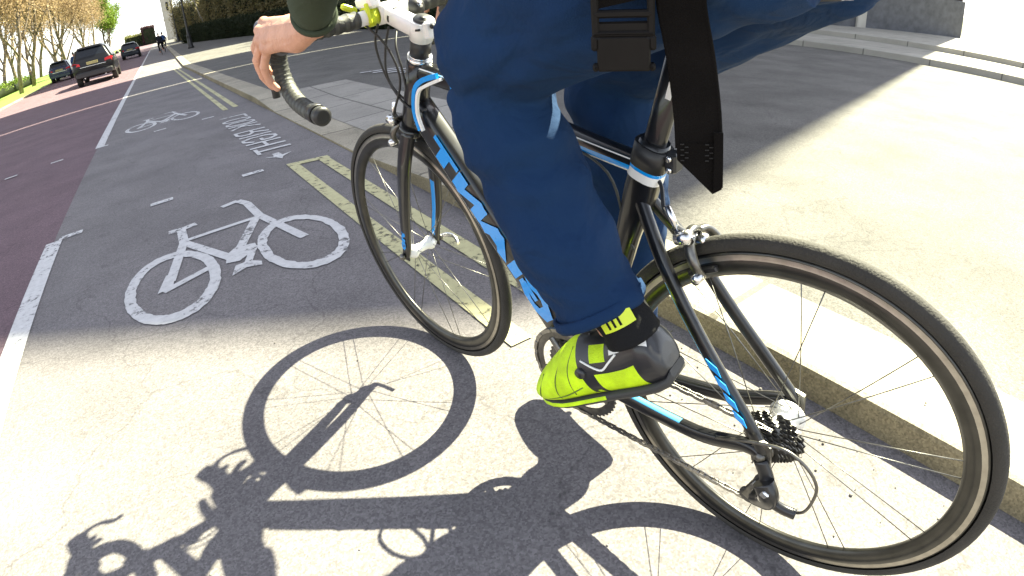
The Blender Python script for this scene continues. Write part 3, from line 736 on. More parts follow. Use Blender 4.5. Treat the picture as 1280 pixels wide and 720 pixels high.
# chain
def chain_run(pts, mb):
    P = spline(pts, 1); L = 0
    seg = []
    for a, b in zip(pts, pts[1:]):
        a, b = V(a), V(b); n = max(1, int((b - a).length / .0127))
        for i in range(n): seg.append((lerp(a, b, i / n), lerp(a, b, (i + 1) / n)))
    for q, (a, b) in enumerate(seg):
        d = (b - a).normalized(); up = V(1, 0, 0).cross(d).normalized(); Mx = Matrix((V(1, 0, 0), d, up)).transposed(); c = (a + b) / 2; l = (b - a).length
        w = .0034 if q % 2 else .0022
        for s in (-1, 1): mb.box(c + V(w * s, 0, 0), (.0011, l * 1.25, .0075), Mx, 0, 0)
        mb.tube([a - V(.0036, 0, 0), a + V(.0036, 0, 0)], .0024, 6)
mb = MB()
XC = -.0445; XR = -.043
ang = lambda a, r: BB + V(XC, r * math.cos(a), r * math.sin(a))
topr = [ang(a, .1035) for a in [R(100 - 10 * i) for i in range(0, 19)]]     # round the front of the ring
cog = RC + V(XR, 0, 0)
cogp = [cog + V(0, .034 * math.cos(R(a)), .034 * math.sin(R(a))) for a in range(90, 271, 20)]
J1 = RC + V(-.050, -.014, -.078); J2 = RC + V(-.052, .004, -.126)
chain_run([cogp[0]] + topr + [J2 + V(0, .010, -.012), J2 + V(0, -.012, -.004), J1 + V(0, .012, .002), J1 + V(0, -.01, .014), cogp[-1]], mb)
mb.build('chain', M_steel, bike, fix=False)
# rear derailleur
rd = empty('rear_derailleur', parent=bike)
mb = MB(); H0 = DRN + V(-.008, -.018, -.030)
mb.tube(spline([DRN + V(-.004, -.002, -.008), H0, H0 + V(-.006, -.008, -.012)], 4), [(.008, .012)] * 9, 12, (0, 1, 0))
mb.tube(spline([H0 + V(-.012, -.002, -.002), H0 + V(-.016, -.016, -.022), H0 + V(-.010, -.012, -.046), H0 + V(-.002, .004, -.062)], 5), [(.013, .017)] * 16, 14, (0, 1, 0), ex=2.6)
mb.tube(spline([H0 + V(-.010, -.012, -.040), H0 + V(-.006, -.040, -.050), H0 + V(-.002, -.062, -.052)], 4), [(.008, .010)] * 9, 12, (0, 0, 1))
mb.build('derailleur_body', M_der, rd)
mb = MB()
for c in (J1, J2): mb.lathe([(.004, -.004), (.016, -.004), (.0185, -.002), (.0185, .002), (.016, .004), (.004, .004)], c, (1, 0, 0), 22)
mb.build('jockey_wheel', M_plast, rd)
mb = MB()
for x in (-.007, .007): mb.tube([J1 + V(x, 0, 0), J2 + V(x, 0, 0)], [(.0014, .016), (.0014, .014)], 12, tuple((J2 - J1).cross(V(1, 0, 0))))
mb.build('derailleur_cage', M_gun, rd)
mb = MB(); mb.box(H0 + V(-.026, -.012, -.010), (.006, .012, .014), Matrix.Rotation(.4, 3, 'X'), 0, .002); mb.lathe([(.004, -.0275), (.0075, -.0275), (.0075, -.020)], H0 + V(0, -.010, -.022), (1, 0, 0), 14); mb.build('derailleur_badge', M_sil, rd)
mb = MB(); mb.tube(spline([(-.066, .075, .322), (-.074, .04, .350), (-.078, 0, .374), (-.078, -.039, .385), (-.078, -.073, .371), (-.076, -.094, .340), (-.074, -.096, .300), (-.072, -.090, .266), (-.070, -.078, .250)], 7), .0026, 8); mb.build('gear_cable', M_gun, bike)
# front derailleur
mb = MB(); fdp = BB + V(-.040, -.03, .118)
for x in (-.010, .006): mb.prism([(-.035, -.012), (.03, -.006), (.05, .010), (-.01, .016), (-.04, .008)], fdp + V(x, 0, 0), (0, 1, 0), (0, 0, 1), .0016)
mb.tube([fdp + V(.004, -.01, .012), lerp(BB, STC, .28) + V(-.01, 0, 0)], [(.008, .012)] * 2, 10, (0, 1, 0)); mb.build('front_derailleur', M_gun, bike)
# brake and gear cables looping before the head tube
for pts in ([(-.03, .822, .915), (-.035, .842, .875), (-.03, .842, .815), (-.022, .826, .765), (-.02, .785, .738), (-.018, .74, .742)],
            [(-.012, .815, .905), (-.022, .826, .870), (-.03, .835, .820), (-.02, .838, .780), (-.005, .815, .74), (.0, .785, .70)],
            [(.02, .832, .905), (-.015, .80, .868), (-.02, .79, .82), (-.016, .80, .77), (-.012, .828, .73)],
            [(-.05, .835, .918), (-.028, .812, .868), (-.02, .806, .80), (-.03, .842, .735), (-.028, .856, .722)]):
    mb = MB(); mb.tube(spline(pts, 7), .0025, 8); mb.build('brake_cable', M_plast, bike)
mb = MB(); mb.tube(spline([(-.010, .50, .742), (-.016, .40, .728), (-.014, .31, .690), (-.010, .285, .60), (-.012, .27, .57)], 6), .002, 8); mb.build('frame_cable', M_tapel, bike)
mb = MB(); mb.tube(spline([(.0, .245, .70), (-.010, .222, .690), (-.03, .205, .668), (-.036, .19, .655)], 6), .003, 8); mb.build('rear_brake_cable', M_plast, bike)
# bottle cage inside the frame triangle (its shadow shows on the road)
mb = MB(); bcx = lerp(dt0, dt1, .62); up_ = -dn
for s in (-1, 1):
    mb.tube(spline([bcx + up_ * .03 - dd * .05, bcx + up_ * .05 - dd * .03 + V(.034 * s, 0, 0), bcx + up_ * .085 + dd * .01 + V(.036 * s, 0, 0), bcx + up_ * .108 + dd * .05 + V(.012 * s, 0, 0), bcx + up_ * .07 + dd * .075 + V(.03 * s, 0, 0), bcx + up_ * .03 + dd * .06], 6), [(.003, .005)] * 31, 8)
mb.build('bottle_cage', M_plast, bike)

# ------------------------------------------------------------------ rider (same local frame as the bicycle)
def on_bike(o):
    o.location = (0, 0, 0); o.rotation_euler = (0, LEAN, HEAD); return o
def shell(pts, rad, mb, n=18, up=None, ex=2.0):
    mb.tube(pts, rad, n, up, ex=ex)

def grow_body(mb, A):
    """torso, neck, head, arms and hands in one skin"""
    mb.tube([(0, .06, 1.04), (0, .14, 1.16), (0, .30, 1.32), (0, .42, 1.43)], [(.14, .10), (.13, .10), (.15, .11), (.13, .09)], 20, (0, -.7, .7))
    mb.tube([(0, .42, 1.42), (0, .52, 1.53), (0, .57, 1.58)], [.062, .056, .055], 16)
    Hd = V(0, .60, 1.635)
    mb.ell(Hd, (.076, .095, .115), Matrix.Rotation(.12, 3, 'X'))
    mb.ell(Hd + V(0, .055, -.055), (.052, .048, .055)); mb.ell(Hd + V(0, .098, -.012), (.013, .020, .026), Matrix.Rotation(-.25, 3, 'X'))
    mb.ell(Hd + V(0, .088, -.058), (.024, .012, .009)); mb.ell(Hd + V(0, .082, -.092), (.024, .018, .018))
    for s in (-1, 1):
        mb.ell(Hd + V(.076 * s, -.005, -.012), (.010, .020, .030)); mb.ell(Hd + V(.034 * s, .076, .018), (.026, .018, .012))
        mb.tube([(.10 * s, .40, 1.42), (.185 * s, .455, 1.395), (.258 * s, .50, 1.12), (.236 * s, .60, 1.02), (.209 * s, .715, .950)], [.045, .030, .024, .025, .0235], 14)
    for s in (-1, 1):
        P = lambda x, y, z: V(.004 + (x + .004) * (-s), y, z) if s > 0 else V(x, y, z)
        kn = [((-.213, .912, .969), .0125), ((-.228, .906, .957), .0125), ((-.237, .893, .941), .012), ((-.237, .877, .926), .011)]
        W = (-.211, .722, .950)
        for (k, r), o in zip(kn, ((.006, 0, .004), (0, 0, .002), (-.004, 0, -.006), (-.004, 0, -.014))):
            mb.tube([P(*W), P(W[0] + o[0] - .006, W[1] + .05, W[2] + o[2] * 1.3), P(*lerp(V(W), V(k), .68)), P(*k)], [.021, .021, .0165, r], 10)
        F = [[(-.213, .912, .969), (-.217, .950, .951), (-.208, .974, .926), (-.199, .983, .902)],
             [(-.228, .906, .957), (-.236, .943, .930), (-.228, .962, .899), (-.217, .966, .874)],
             [(-.237, .893, .941), (-.246, .927, .908), (-.240, .942, .874), (-.229, .941, .849)],
             [(-.237, .877, .926), (-.245, .904, .894), (-.240, .914, .866), (-.231, .911, .846)]]
        for f, r in zip(F, (.0100, .0102, .0096, .0086)):
            mb.tube(spline([P(*q) for q in f], 4), [lerp(r * 1.08, r * .82, i / 12) for i in range(13)], 10)
            mb.ell(P(*f[-1]), (r * .82,) * 3); mb.ell(P(*f[1]), (r * 1.16,) * 3); mb.ell(P(*f[2]), (r * 1.02,) * 3); mb.ell(P(f[0][0] - .003, f[0][1], f[0][2] + .003), (.0125, .0135, .0125))
        mb.tube(spline([P(-.200, .765, .950), P(-.176, .832, .955), P(-.166, .878, .962), P(-.170, .915, .966)], 4), [lerp(.019, .0095, i / 12) for i in range(13)], 10)
        mb.ell(P(-.170, .915, .966), (.0095,) * 3)
mb = MB(); grow_body(mb, None)
for s, kn, an in ((-1, (-.135, .405, .878), (-.128, .218, .52)), (1, (.13, .41, .80), (.122, .38, .19))):
    mb.tube([(.09 * s, .08, 1.03), lerp(V(.09 * s, .08, 1.03), V(kn), .5), kn], [.07, .062, .05], 14)
    mb.tube([kn, lerp(V(kn), V(an), .35), an], [.045, .042, .026], 14)
person = fuse(mb, 'person', M_skin, .0036, 2)
on_bike(person)
tag(person, 'rider in navy trousers, dark green sleeves and neon shoes astride the black bicycle', 'person')

def trmat(c): return 0
mb = MB()
mb.ell((0, .055, 1.055), (.175, .135, .125))
shell([(-.085, .04, 1.045), (-.112, .17, 1.003), (-.125, .275, .952), (-.131, .350, .908), (-.135, .398, .874)], [.112, .107, .097, .085, .073], mb)
shell(spline([(-.135, .396, .862), (-.134, .374, .812), (-.133, .340, .735), (-.131, .303, .655), (-.129, .275, .600), (-.128, .246, .545)], 3), [.055, .064, .068, .069, .069, .069, .069, .069, .068, .068, .067, .067, .066, .067, .068, .069], mb)
shell([(.085, .04, 1.04), (.105, .16, .965), (.120, .28, .882), (.13, .37, .83), (.13, .415, .80)], [.118, .112, .100, .088, .080], mb)
shell([(.13, .41, .81), (.13, .392, .73), (.128, .386, .62), (.126, .386, .45), (.122, .386, .255)], [.080, .080, .078, .070, .064], mb)
def fold_w(c):
    return 1.0
def crease_f(c):
    r = 0
    if c.x < -.03:      # near leg: gathers behind the knee and stacked above the shoe
        k = max(0, 1 - ((c.z - .82) / .13) ** 2); r += .55 * k * math.sin((c.z * 1.0 + c.y * .55 + .04 * noise.noise(c * 9)) * 120)
        k = max(0, 1 - ((c.z - .60) / .09) ** 2); r += .40 * k * math.sin((c.z + c.y * -.35 + .05 * noise.noise(c * 7)) * 150)
        k = max(0, 1 - ((c.z - .96) / .09) ** 2); r += .35 * k * math.sin((c.y * 1.0 - c.z * .6 + .05 * noise.noise(c * 8)) * 70)
    else: r += .3 * math.sin((c.z + .5 * c.y + .05 * noise.noise(c * 7)) * 90)
    return r * (.5 + .5 * noise.noise(c * 6))
trousers = fuse(mb, 'trousers', M_trou, .0055, 3, person, .0095, (9, 9, 14), None, lambda c: 1.15 if c.z < .93 else .8, crease_f)
# cuff hem rings
for o_, d_, r_ in (((-.1282, .249, .550), (-.02, -.53, -.85), .0685), ((.122, .386, .262), (0, 0, -1), .0655)):
    mb = MB(); d_ = V(d_).normalized()
    mb.lathe([(r_ - .004, -.006), (r_ + .001, -.005), (r_ + .002, .006), (r_ - .001, .012), (r_ - .006, .010), (r_ - .006, -.004)], o_, d_, 32, 0, True)
    mb.build('trouser_hem', M_trou, trousers)
mb = MB()
shell([(0, .045, 1.09), (0, .13, 1.19), (0, .28, 1.34), (0, .40, 1.435), (0, .44, 1.47)], [(.185, .145), (.175, .14), (.19, .14), (.165, .105), (.08, .07)], mb, 24, (0, -.7, .7))
for s in (-1, 1):
    shell(spline([(.11 * s, .40, 1.425), (.19 * s, .46, 1.405), (.262 * s, .50, 1.105), (.240 * s, .60, 1.026), (.2125 * s, .692, .966)], 4), [lerp(.066, .0355, (i / 16) ** .7) for i in range(17)], mb)
jacket = fuse(mb, 'jacket', M_jack, .007, 4, person, .006, (9, 9, 9))
for s in (-1, 1):
    mb = MB(); mb.lathe([(.030, -.006), (.0365, -.006), (.0372, 0), (.0365, .006), (.030, .006)], (.2140 * s, .686, .970), V(-.27 * s, .80, -.52), 28, 0, True); mb.build('cuff', M_jack, jacket)
mb = MB(); Hd = V(0, .60, 1.635)
rows = []
for i in range(9):
    ph = i / 8 * 1.62; rows.append([Hd + V(.094 * math.sin(ph) * math.cos(a) * 1.0, .125 * math.sin(ph) * math.sin(a) + .005, .02 + .115 * math.cos(ph)) for a in [2 * math.pi * q / 28 for q in range(28)]])
mb.loft(rows, 0, False, mf=lambda i, j: 1 if j % 5 == 0 and i > 1 else 0)
hm = mb.build('helmet', [M_fwhite, M_plast], person)
mb = MB(); mb.ell(Hd + V(0, -.016, .012), (.082, .088, .112)); mb.build('hair', mat('brown_hair', (.05, .03, .018), .7, 0, 0, .3, 60), person)
for s in (-1, 1):
    mb = MB(); mb.ell(Hd + V(.033 * s, .086, .006), (.0115, .0085, .008), n=12, k=8); mb.build('eye', mat('eye_white', (.6, .6, .58), .2), person)

def shoe(H, T, A, up, name='shoe'):
    """H heel, T toe (bottom line), A ankle centre"""
    H, T, A = V(H), V(T), V(A); f = (T - H); L_ = f.length; f.normalize(); u = V(up); u = (u - f * u.dot(f)).normalized(); sd_ = f.cross(u)
    st0 = [(0, .022, .056, .016), (.03, .031, .086, .006), (.10, .036, .098, .002), (.2, .0375, .090, 0), (.3, .0385, .088, 0), (.4, .041, .092, 0), (.48, .044, .098, 0), (.57, .047, .094, 0), (.66, .0505, .085, 0), (.75, .0515, .074, 0), (.84, .049, .063, .002), (.91, .043, .053, .005), (.96, .034, .042, .009), (.99, .022, .032, .012), (1, .010, .025, .015)]
    st = []
    for p_, q_ in zip(st0, st0[1:]):
        kk = 3 if q_[0] < .6 else (2 if q_[0] < .95 else 1)
        st += [tuple(lerp(p_[c], q_[c], i_ / kk) for c in range(4)) for i_ in range(kk)]
    st.append(st0[-1])
    n = 40; rings = []
    for t, w, h, b in st:
        c = H + f * (L_ * t) + u * ((h + b) / 2); rr = []
        for j in range(n):
            a = 2 * math.pi * j / n; e = 2 / 2.5
            x = math.copysign(abs(math.cos(a)) ** e, math.cos(a)) * w; y = math.copysign(abs(math.sin(a)) ** e, math.sin(a)) * (h - b) / 2
            if y > 0: x *= 1 - .38 * (y / ((h - b) / 2)) ** 2
            rr.append(c + sd_ * x + u * y)
        rings.append(rr)
    def mf(i, j):
        a = (j + .5) / n * 360; t = st[i][0]
        v = (1 + math.sin(R(a))) / 2
        if t > .47: return 1
        if t > .43: return 0 if v > .16 else 1
        if t < .025: return 0
        if t < .24 and .70 < v < .97:
            return 2 if .76 < v < .84 or .9 < v else 1
        if .12 < t < .385 and .03 < v < .52: return 1
        if .29 < t < .40 and .62 < v < .90: return 1
        if t > .42 and v < .2: return 1
        return 0
    mb = MB(); mb.loft(rings, 0, True, mf=mf)
    so_ = mb.build(name, [M_shoeb, M_neon, M_shoew], person)
    md = so_.modifiers.new('s', 'SUBSURF'); md.levels = 1; md.render_levels = 1
    mb = MB(); rr = []
    for t, w, h, b in st:
        c = H + f * (L_ * t) + u * (b - .001)
        rr.append([c + sd_ * x + u * y for x, y in ((-w * .86, .006), (-w * .9, 0), (-w * .8, -.006), (w * .8, -.006), (w * .9, 0), (w * .86, .006))])
    mb.loft(rr, 0, True, mf=lambda i, j: 1 if st[i][0] > .42 and j in (0, 4) else 0); mb.build('sole', [M_sole, M_neon], so_)
    mb = MB()
    for t0_, sl in ((.445, .05),):
        pts = []; 
        for q in range(11):
            a = R(-20 + 22 * q); i = 0; t = t0_ + sl * (q - 5) / 10
            w = lerp(.040, .047, (t - .48) / .2); h = lerp(.090, .066, (t - .48) / .2)
            y = math.sin(a) * h / 2; x = math.cos(a) * w * (1 - .36 * max(0, math.sin(a)) ** 2)
            pts.append(H + f * (L_ * t) + u * (h / 2 + y * 1.03) + sd_ * x * 1.05)
        mb.tube(pts, [(.009, .0016)] * 11, 8, None) if False else None
        for p0, p1 in zip(pts, pts[1:]):
            d = p1 - p0; nrm = d.cross(f).normalized()
            b = mb.ring([p0 - f * .009 + nrm * .001, p1 - f * .009 + nrm * .001, p1 + f * .009 + nrm * .001, p0 + f * .009 + nrm * .001]); mb.face(b, 0)
    mb.build('shoe_strap', M_shoeb, so_)
    mb = MB(); cv = []
    for t, v in ((.45, .74), (.39, .64), (.335, .57), (.28, .66), (.22, .76)):
        i = min(range(len(st)), key=lambda q: abs(st[q][0] - t)); w, h, b = st[i][1:]
        y = (2 * v - 1); sg = -1 if H.x < 0 else 1; e = 2 / 2.5; aa = math.asin(max(-1, min(1, math.copysign(abs(y) ** (1 / e), y))))
        xx = abs(math.cos(aa)) ** e * w * (1 - .38 * max(0, y) ** 2)
        cv.append(H + f * (L_ * t) + u * ((h + b) / 2 + y * (h - b) / 2) + sd_ * (xx + .0005) * sg)
    mb.tube(spline(cv, 4), .0018, 6); mb.build('piping', M_shoew, so_)
    def surf(t, v):
        i = min(range(len(st)), key=lambda q: abs(st[q][0] - t)); w, h, b = st[i][1:]; y = 2 * v - 1; e = 2 / 2.5
        aa = math.asin(max(-1, min(1, math.copysign(abs(y) ** (1 / e), y)))); sg = -1 if H.x < 0 else 1
        return H + f * (L_ * t) + u * ((h + b) / 2 + y * (h - b) / 2) + sd_ * (abs(math.cos(aa)) ** e * w * (1 - .38 * max(0, y) ** 2) - .0002) * sg
    for ln in (((.50, .92), (.55, .70), (.58, .45), (.60, .2)), ((.60, .9), (.66, .66), (.70, .42), (.72, .2)), ((.52, .30), (.64, .25), (.78, .26), (.90, .34)), ((.80, .85), (.84, .6), (.88, .4))):
        mb = MB(); mb.tube(spline([surf(*q) for q in ln], 4), .0011, 6); mb.build('seam', M_seam, so_)
    mb = MB(); c_ = surf(.475, .55); mb.lathe([(0, .004), (.008, .0035), (.009, 0), (.009, -.004)], c_, sd_ * (-1 if H.x < 0 else 1), 16); mb.build('buckle', M_shoeb, so_)
    return so_, f, u, sd_
NSH, f_, u_, s_ = shoe((-.113, .118, .474), (-.150, .350, .322), (-.128, .22, .52), (.0, .35, 1))
shoe((.118, .325, .150), (.132, .612, .125), (.12, .38, .2), (0, 0, 1))
mb = MB(); mb.tube(spline([(-.125, .192, .520), (-.127, .208, .545), (-.128, .236, .566), (-.128, .258, .592)], 4), [.041, .040, .0385, .038, .038, .038, .038, .039, .040, .039, .039, .039, .039], 20); sk = mb.build('sock', M_sock, person)
mb = MB(); mb.tube([(.12, .375, .20), (.122, .383, .32)], .038, 18); mb.build('sock', M_sock, person)
mb = MB(); ax_ = V(-.0, .53, .75).normalized(); cc = V(-.128, .226, .570)
def arc(r, a0, a1, h0, h1, m, n=10):
    e1 = V(-1, 0, 0); e1 = (e1 - ax_ * e1.dot(ax_)).normalized(); e2 = ax_.cross(e1)
    for i in range(n):
        q = [lerp(a0, a1, i / n), lerp(a0, a1, (i + 1) / n)]
        pp = lambda a, h: cc + e1 * r * math.cos(a) + e2 * r * math.sin(a) + ax_ * h
        mb.face(mb.ring([pp(q[0], h0), pp(q[1], h0), pp(q[1], h1), pp(q[0], h1)]), m)
arc(.0405, .05, 1.25, -.034, -.010, 0)
for a in (.30, .50, .70): arc(.0411, a, a + .08, -.030, -.016, 1, 2)
mb.build('sock_tab', [M_acid, M_sock], sk, fix=False)

# backpack worn on the back, its hip strap hanging loose
bp_root = on_bike(empty('backpack', label='black backpack on the rider with loose hip strap and wide plastic buckle', cat='backpack'))
mb = MB(); nb = V(0, -.72, .69); tb = V(0, .69, .72)
cB = V(0, .24, 1.31) + nb * .235
mb.tube([cB - tb * .24, cB - tb * .21, cB, cB + tb * .17, cB + tb * .24], [(.12, .075), (.15, .095), (.155, .10), (.13, .085), (.07, .05)], 24, tuple(nb), ex=3.2); bag = mb.build('bag', M_strap, bp_root)
mb = MB(); mb.tube([cB + nb * .098 - tb * .17, cB + nb * .118 - tb * .06, cB + nb * .10 + tb * .03], [(.10, .02), (.11, .03), (.09, .015)], 18, tuple(nb), ex=3); mb.build('pocket', M_strap, bag)
def ribbon(name, pts, wdir, w, parent, th=.0018, m=M_strap):
    mb = MB(); P = [V(p) for p in pts]; rings = []
    for i, p in enumerate(P):
        t = (P[min(i + 1, len(P) - 1)] - P[max(i - 1, 0)]).normalized(); s = V(wdir); s = (s - t * s.dot(t)).normalized(); nn = t.cross(s)
        ww = w[i] if isinstance(w, list) else w
        rings.append([p - s * ww / 2 - nn * th, p + s * ww / 2 - nn * th, p + s * ww / 2 + nn * th, p - s * ww / 2 + nn * th])
    mb.loft(rings, 0, True, smooth=False); return mb.build(name, m, parent)
for s in (-1, 1):
    ribbon('shoulder_strap', spline([cB + tb * .2 - nb * .05 + V(.08 * s, 0, 0), V(.12 * s, .42, 1.55), V(.135 * s, .52, 1.42), V(.14 * s, .42, 1.24), V(.16 * s, .25, 1.13), V(.16 * s, .10, 1.13)], 5), (1, 0, 0), .055, bp_root, .005)
e1 = V(.58, -.81, -.06).normalized(); e2 = V(.04, -.03, 1).normalized(); e3 = e1.cross(e2).normalized()
BK = V(-.2235, .116, .937)
ribbon('hip_strap', spline([V(-.165, .06, 1.15), V(-.205, .085, 1.06), BK + e2 * .045, BK + e2 * .020], 5), e1, .040, bp_root)
Mx = Matrix((e1, e2, e3)).transposed()
bkl = MB()
for dx, dy, sx, sy, sz in ((-.0215, .012, .006, .034, .008), (.0215, .012, .006, .034, .008), (0, .0275, .048, .005, .009), (0, .012, .046, .006, .009), (0, -.0035, .049, .005, .009), (0, -.019, .042, .028, .010), (0, .0, .044, .012, .004), (-.0225, -.0105, .006, .012, .009), (.0225, -.0105, .006, .012, .009), (-.0225, -.030, .005, .006, .009), (.0225, -.030, .005, .006, .009)):
    bkl.box(BK + e1 * dx + e2 * dy, (sx, sy, sz), Mx, 0, .0015)
bkl.build('buckle', mat('buckle_plastic', (.006, .005, .0045), .5, 0, 0, .15, 60, 0, 60, .15), bp_root)
st_ = ribbon('strap_tail', spline([V(-.170, .070, 1.08), V(-.190, .078, 1.0), V(-.1945, .081, .960), V(-.198, .071, .910), V(-.203, .063, .870), V(-.2085, .058, .842)], 5), e1, .036, bp_root, .0016)
tl = MB(); ed = V(-.2085, .058, .842); dn_ = V(-.15, -.10, -.95).normalized()
tl.prism([(-.018, .004), (.018, .004), (.0185, -.034), (.011, -.038), (-.018, -.010)], ed - e3 * .002, e1, -dn_, .004)
tl.prism([(.0115, .014), (.0187, .014), (.019, -.031), (.0115, -.035)], ed + e3 * .002, e1, -dn_, .003)
tl.build('strap_end', M_strap, bp_root)
sc_ = MB()
for i in range(7):
    for dx in (-.014, .006): sc_.box(ed + e1 * (dx + .0035 * (i % 2)) + dn_ * (-.004 + .0022 * i) + e3 * .0028, (.0030, .0008, .0008), Mx, 0, 0)
sc_.build('stitching', mat('thread_dark', (.011, .010, .009), .9), st_)
for sg_ in (-1, 1):
    rb = MB(); rb.tube([p + e1 * (.0172 * sg_) for p in spline([V(-.190, .078, 1.0), V(-.1945, .081, .960), V(-.198, .071, .910), V(-.203, .063, .870), V(-.2085, .058, .842)], 5)], .0022, 6); rb.build('selvedge', M_strap, st_)

# ------------------------------------------------------------------ vehicles
def wheel_car(root, x, y, r, w, sx):
    mb = MB(); mb.lathe([(r * .62, -w / 2), (r * .94, -w / 2), (r, -w / 2 + .02), (r, w / 2 - .02), (r * .94, w / 2), (r * .62, w / 2)], (x, y, r), (1, 0, 0), 28)
    wh = mb.build('wheel', M_rub, root)
    mb = MB(); mb.lathe([(r * .63, w * .46 * sx), (r * .55, w * .40 * sx), (r * .2, w * .36 * sx), (0, w * .40 * sx)], (x, y, r), (1, 0, 0), 28, mf=lambda j: 0)
    mb.build('rim', M_sil, wh)
def car(name, label, loc, rot, L_, W, H, paint, suv=True, glass=M_glass, plate=True):
    root = empty(name, (loc[0] + GX(loc[1]), loc[1], GZ(loc[1])), (math.atan(.02) if loc[1] > 25 else 0, 0, rot), label, 'car')
    r = .37 if suv else .31; hw = W / 2; zb = .30 if suv else .22; bl = H * .60
    # y, bottom, belt, top, half width, half width of roof
    if suv: S = [(0, .50, bl * .86, bl * .90, .90, .80), (.05, .42, bl * .98, bl * 1.02, .97, .84), (.16, .38, bl, bl * 1.14, 1, .80), (.42, zb, bl, H * .95, 1, .68), (.55, zb, bl, H * .985, 1, .66), (1.4, zb, bl, H, 1, .66), (2.3, zb, bl * .99, H * .99, 1, .65), (2.65, zb, bl * .98, H * .95, 1, .64), (3.45, zb, bl * .95, bl * 1.0, 1, .80), (4.3, zb, bl * .88, bl * .91, .98, .80), (4.7, .36, bl * .74, bl * .78, .90, .76), (4.85, .42, bl * .62, bl * .64, .80, .70)]
    else: S = [(0, .42, bl * .86, bl * .9, .90, .8), (.05, .34, bl * .98, bl * 1.02, .96, .82), (.14, .28, bl, bl * 1.12, 1, .78), (.5, zb, bl, H * .94, 1, .66), (.7, zb, bl, H * .98, 1, .65), (1.4, zb, bl, H, 1, .65), (2.1, zb, bl * .99, H * .98, 1, .64), (2.4, zb, bl * .98, H * .93, 1, .64), (3.2, zb, bl * .93, bl * .97, 1, .78), (3.8, zb, bl * .84, bl * .86, .97, .78), (4.1, .3, bl * .68, bl * .7, .88, .74), (4.2, .36, bl * .56, bl * .58, .8, .7)]
    k = L_ / S[-1][0]
    mb = MB(); rings = []
    for y, b, be, tp, w, wt in S:
        w *= hw; wt *= hw; h = [(w * .82, b), (w * .96, b + .05), (w, b + .16), (w, lerp(b, be, .7)), (w * .975, be), (lerp(w, wt, .55), lerp(be, tp, .5)), (wt, lerp(be, tp, .93)), (wt * .86, tp - .004), (wt * .45, tp)]
        rings.append([(x, y * k, z) for x, z in h] + [(-x, y * k, z) for x, z in reversed(h)])
    mb.loft(rings); body = mb.build('body', paint, root)
    md = body.modifiers.new('s', 'SUBSURF'); md.levels = 1; md.render_levels = 1
    def part(nm, poly, m, d=.012):
        mb = MB(); a = mb.ring(poly); mb.face(a, 0, False); 
        cen = sum((V(p) for p in poly), V(0, 0, 0)) / len(poly)
        b = mb.ring([V(p) + V(0, d, 0) if abs(cen.x) < hw * .5 else V(p) + V(-math.copysign(d, cen.x), 0, 0) for p in poly]); n = len(poly)
        for i in range(n): mb.face((a[i], a[(i + 1) % n], b[(i + 1) % n], b[i]), 0, False)
        return mb.build(nm, m, root)
    g1, g2 = hw * .80, hw * .60
    zt = H * .945; yb = .15 * k - .05; yt = (.42 if suv else .5) * k - .03
    part('rear_window', [(-g1, yb + .035, bl * 1.08), (g1, yb + .035, bl * 1.08), (g2, yt - .015, zt), (-g2, yt - .015, zt)], glass, .05)
    for s in (-1, 1):
        for y0, y1, q0, q1 in ((.40, 1.35, .58, 1.32), (1.42, 2.35, 1.42, 2.25), (2.40, 3.1, 2.30, 2.58)):
            xb, xt = s * hw * .975, s * hw * .735
            part('side_window', [(xb, y0 * k, bl * 1.02), (xb, y1 * k, bl * 1.01), (xt, q1 * k, H * .93), (xt, q0 * k, H * .93)], glass, .02)
        part('tail_light', [(s * hw * .62, .015, bl * .84), (s * hw * .93, .045, bl * .82), (s * hw * .985, .17, bl * .98), (s * hw * .90, .0, bl * 1.04), (s * hw * .64, -.006, bl * .98)], mat('tail_lamp_red', (.55, .012, .02), .2, 0, .5), .03)
        mb = MB(); mb.ell((s * (hw + .10), 2.75 * k, bl * 1.06), (.10, .06, .075)); mb.tube([(s * hw * .97, 2.78 * k, bl * .99), (s * (hw + .05), 2.76 * k, bl * 1.02)], .025, 8); mb.build('mirror', M_plast, root)
        for yy in (.88, 3.75 if suv else 3.3): wheel_car(root, s * (hw - .13), yy * k, r, .24, s)
        mb = MB(); mb.tube([(s * hw * .5, .02, zb + .06), (s * hw * .5, .25, zb + .06)], .035, 12); mb.build('exhaust', M_sil, root)
    mb = MB(); mb.box((0, .03, zb + .20), (W * .90, .16, .26), None, 0, .05); mb.build('rear_bumper', M_plast if suv else paint, root)
    mb = MB(); mb.box((0, -.006, bl * .80), (W * .62, .03, .028), None, 0, .006); mb.build('trim', M_sil, root)
    mb = MB(); mb.box((0, -.012, bl * .93), (.53, .02, .12), None, 0, .004); mb.build('number_plate', mat('plate_yellow', (.30, .26, .10), .4, 0, 0, .12, 8), root)
    mb = MB(); mb.box((0, yt - .06, H * .965), (W * .58, .22, .035), None, 0, .012); mb.build('roof_spoiler', paint, root)
    mb = MB(); mb.box((0, -.004, .42 if suv else .36), (W * .55, .05, .05), None, 0, .01); mb.build('bumper_insert', M_sil, root)
    return root
P_blk = mat('car_paint_black', (.004, .004, .005), .3, 0, .25, 0, 1, 0, 1, .2)
P_dkb = mat('car_paint_dark_blue', (.006, .012, .020), .3, 0, .3, 0, 1, 0, 1, .2)
P_bl = mat('car_paint_blue', (.015, .026, .060), .3, 0, .4, 0, 1, 0, 1, .3)
car('off_road_car', 'black high-roofed car seen from behind, nearest on the red lane', (-3.42, 28.5, 0), 0, 4.85, 1.93, 1.76, P_blk, True)
car('hatchback', 'dark blue-grey car farther ahead on the red lane', (-3.0, 57, 0), 0, 4.2, 1.78, 1.48, P_dkb, False)
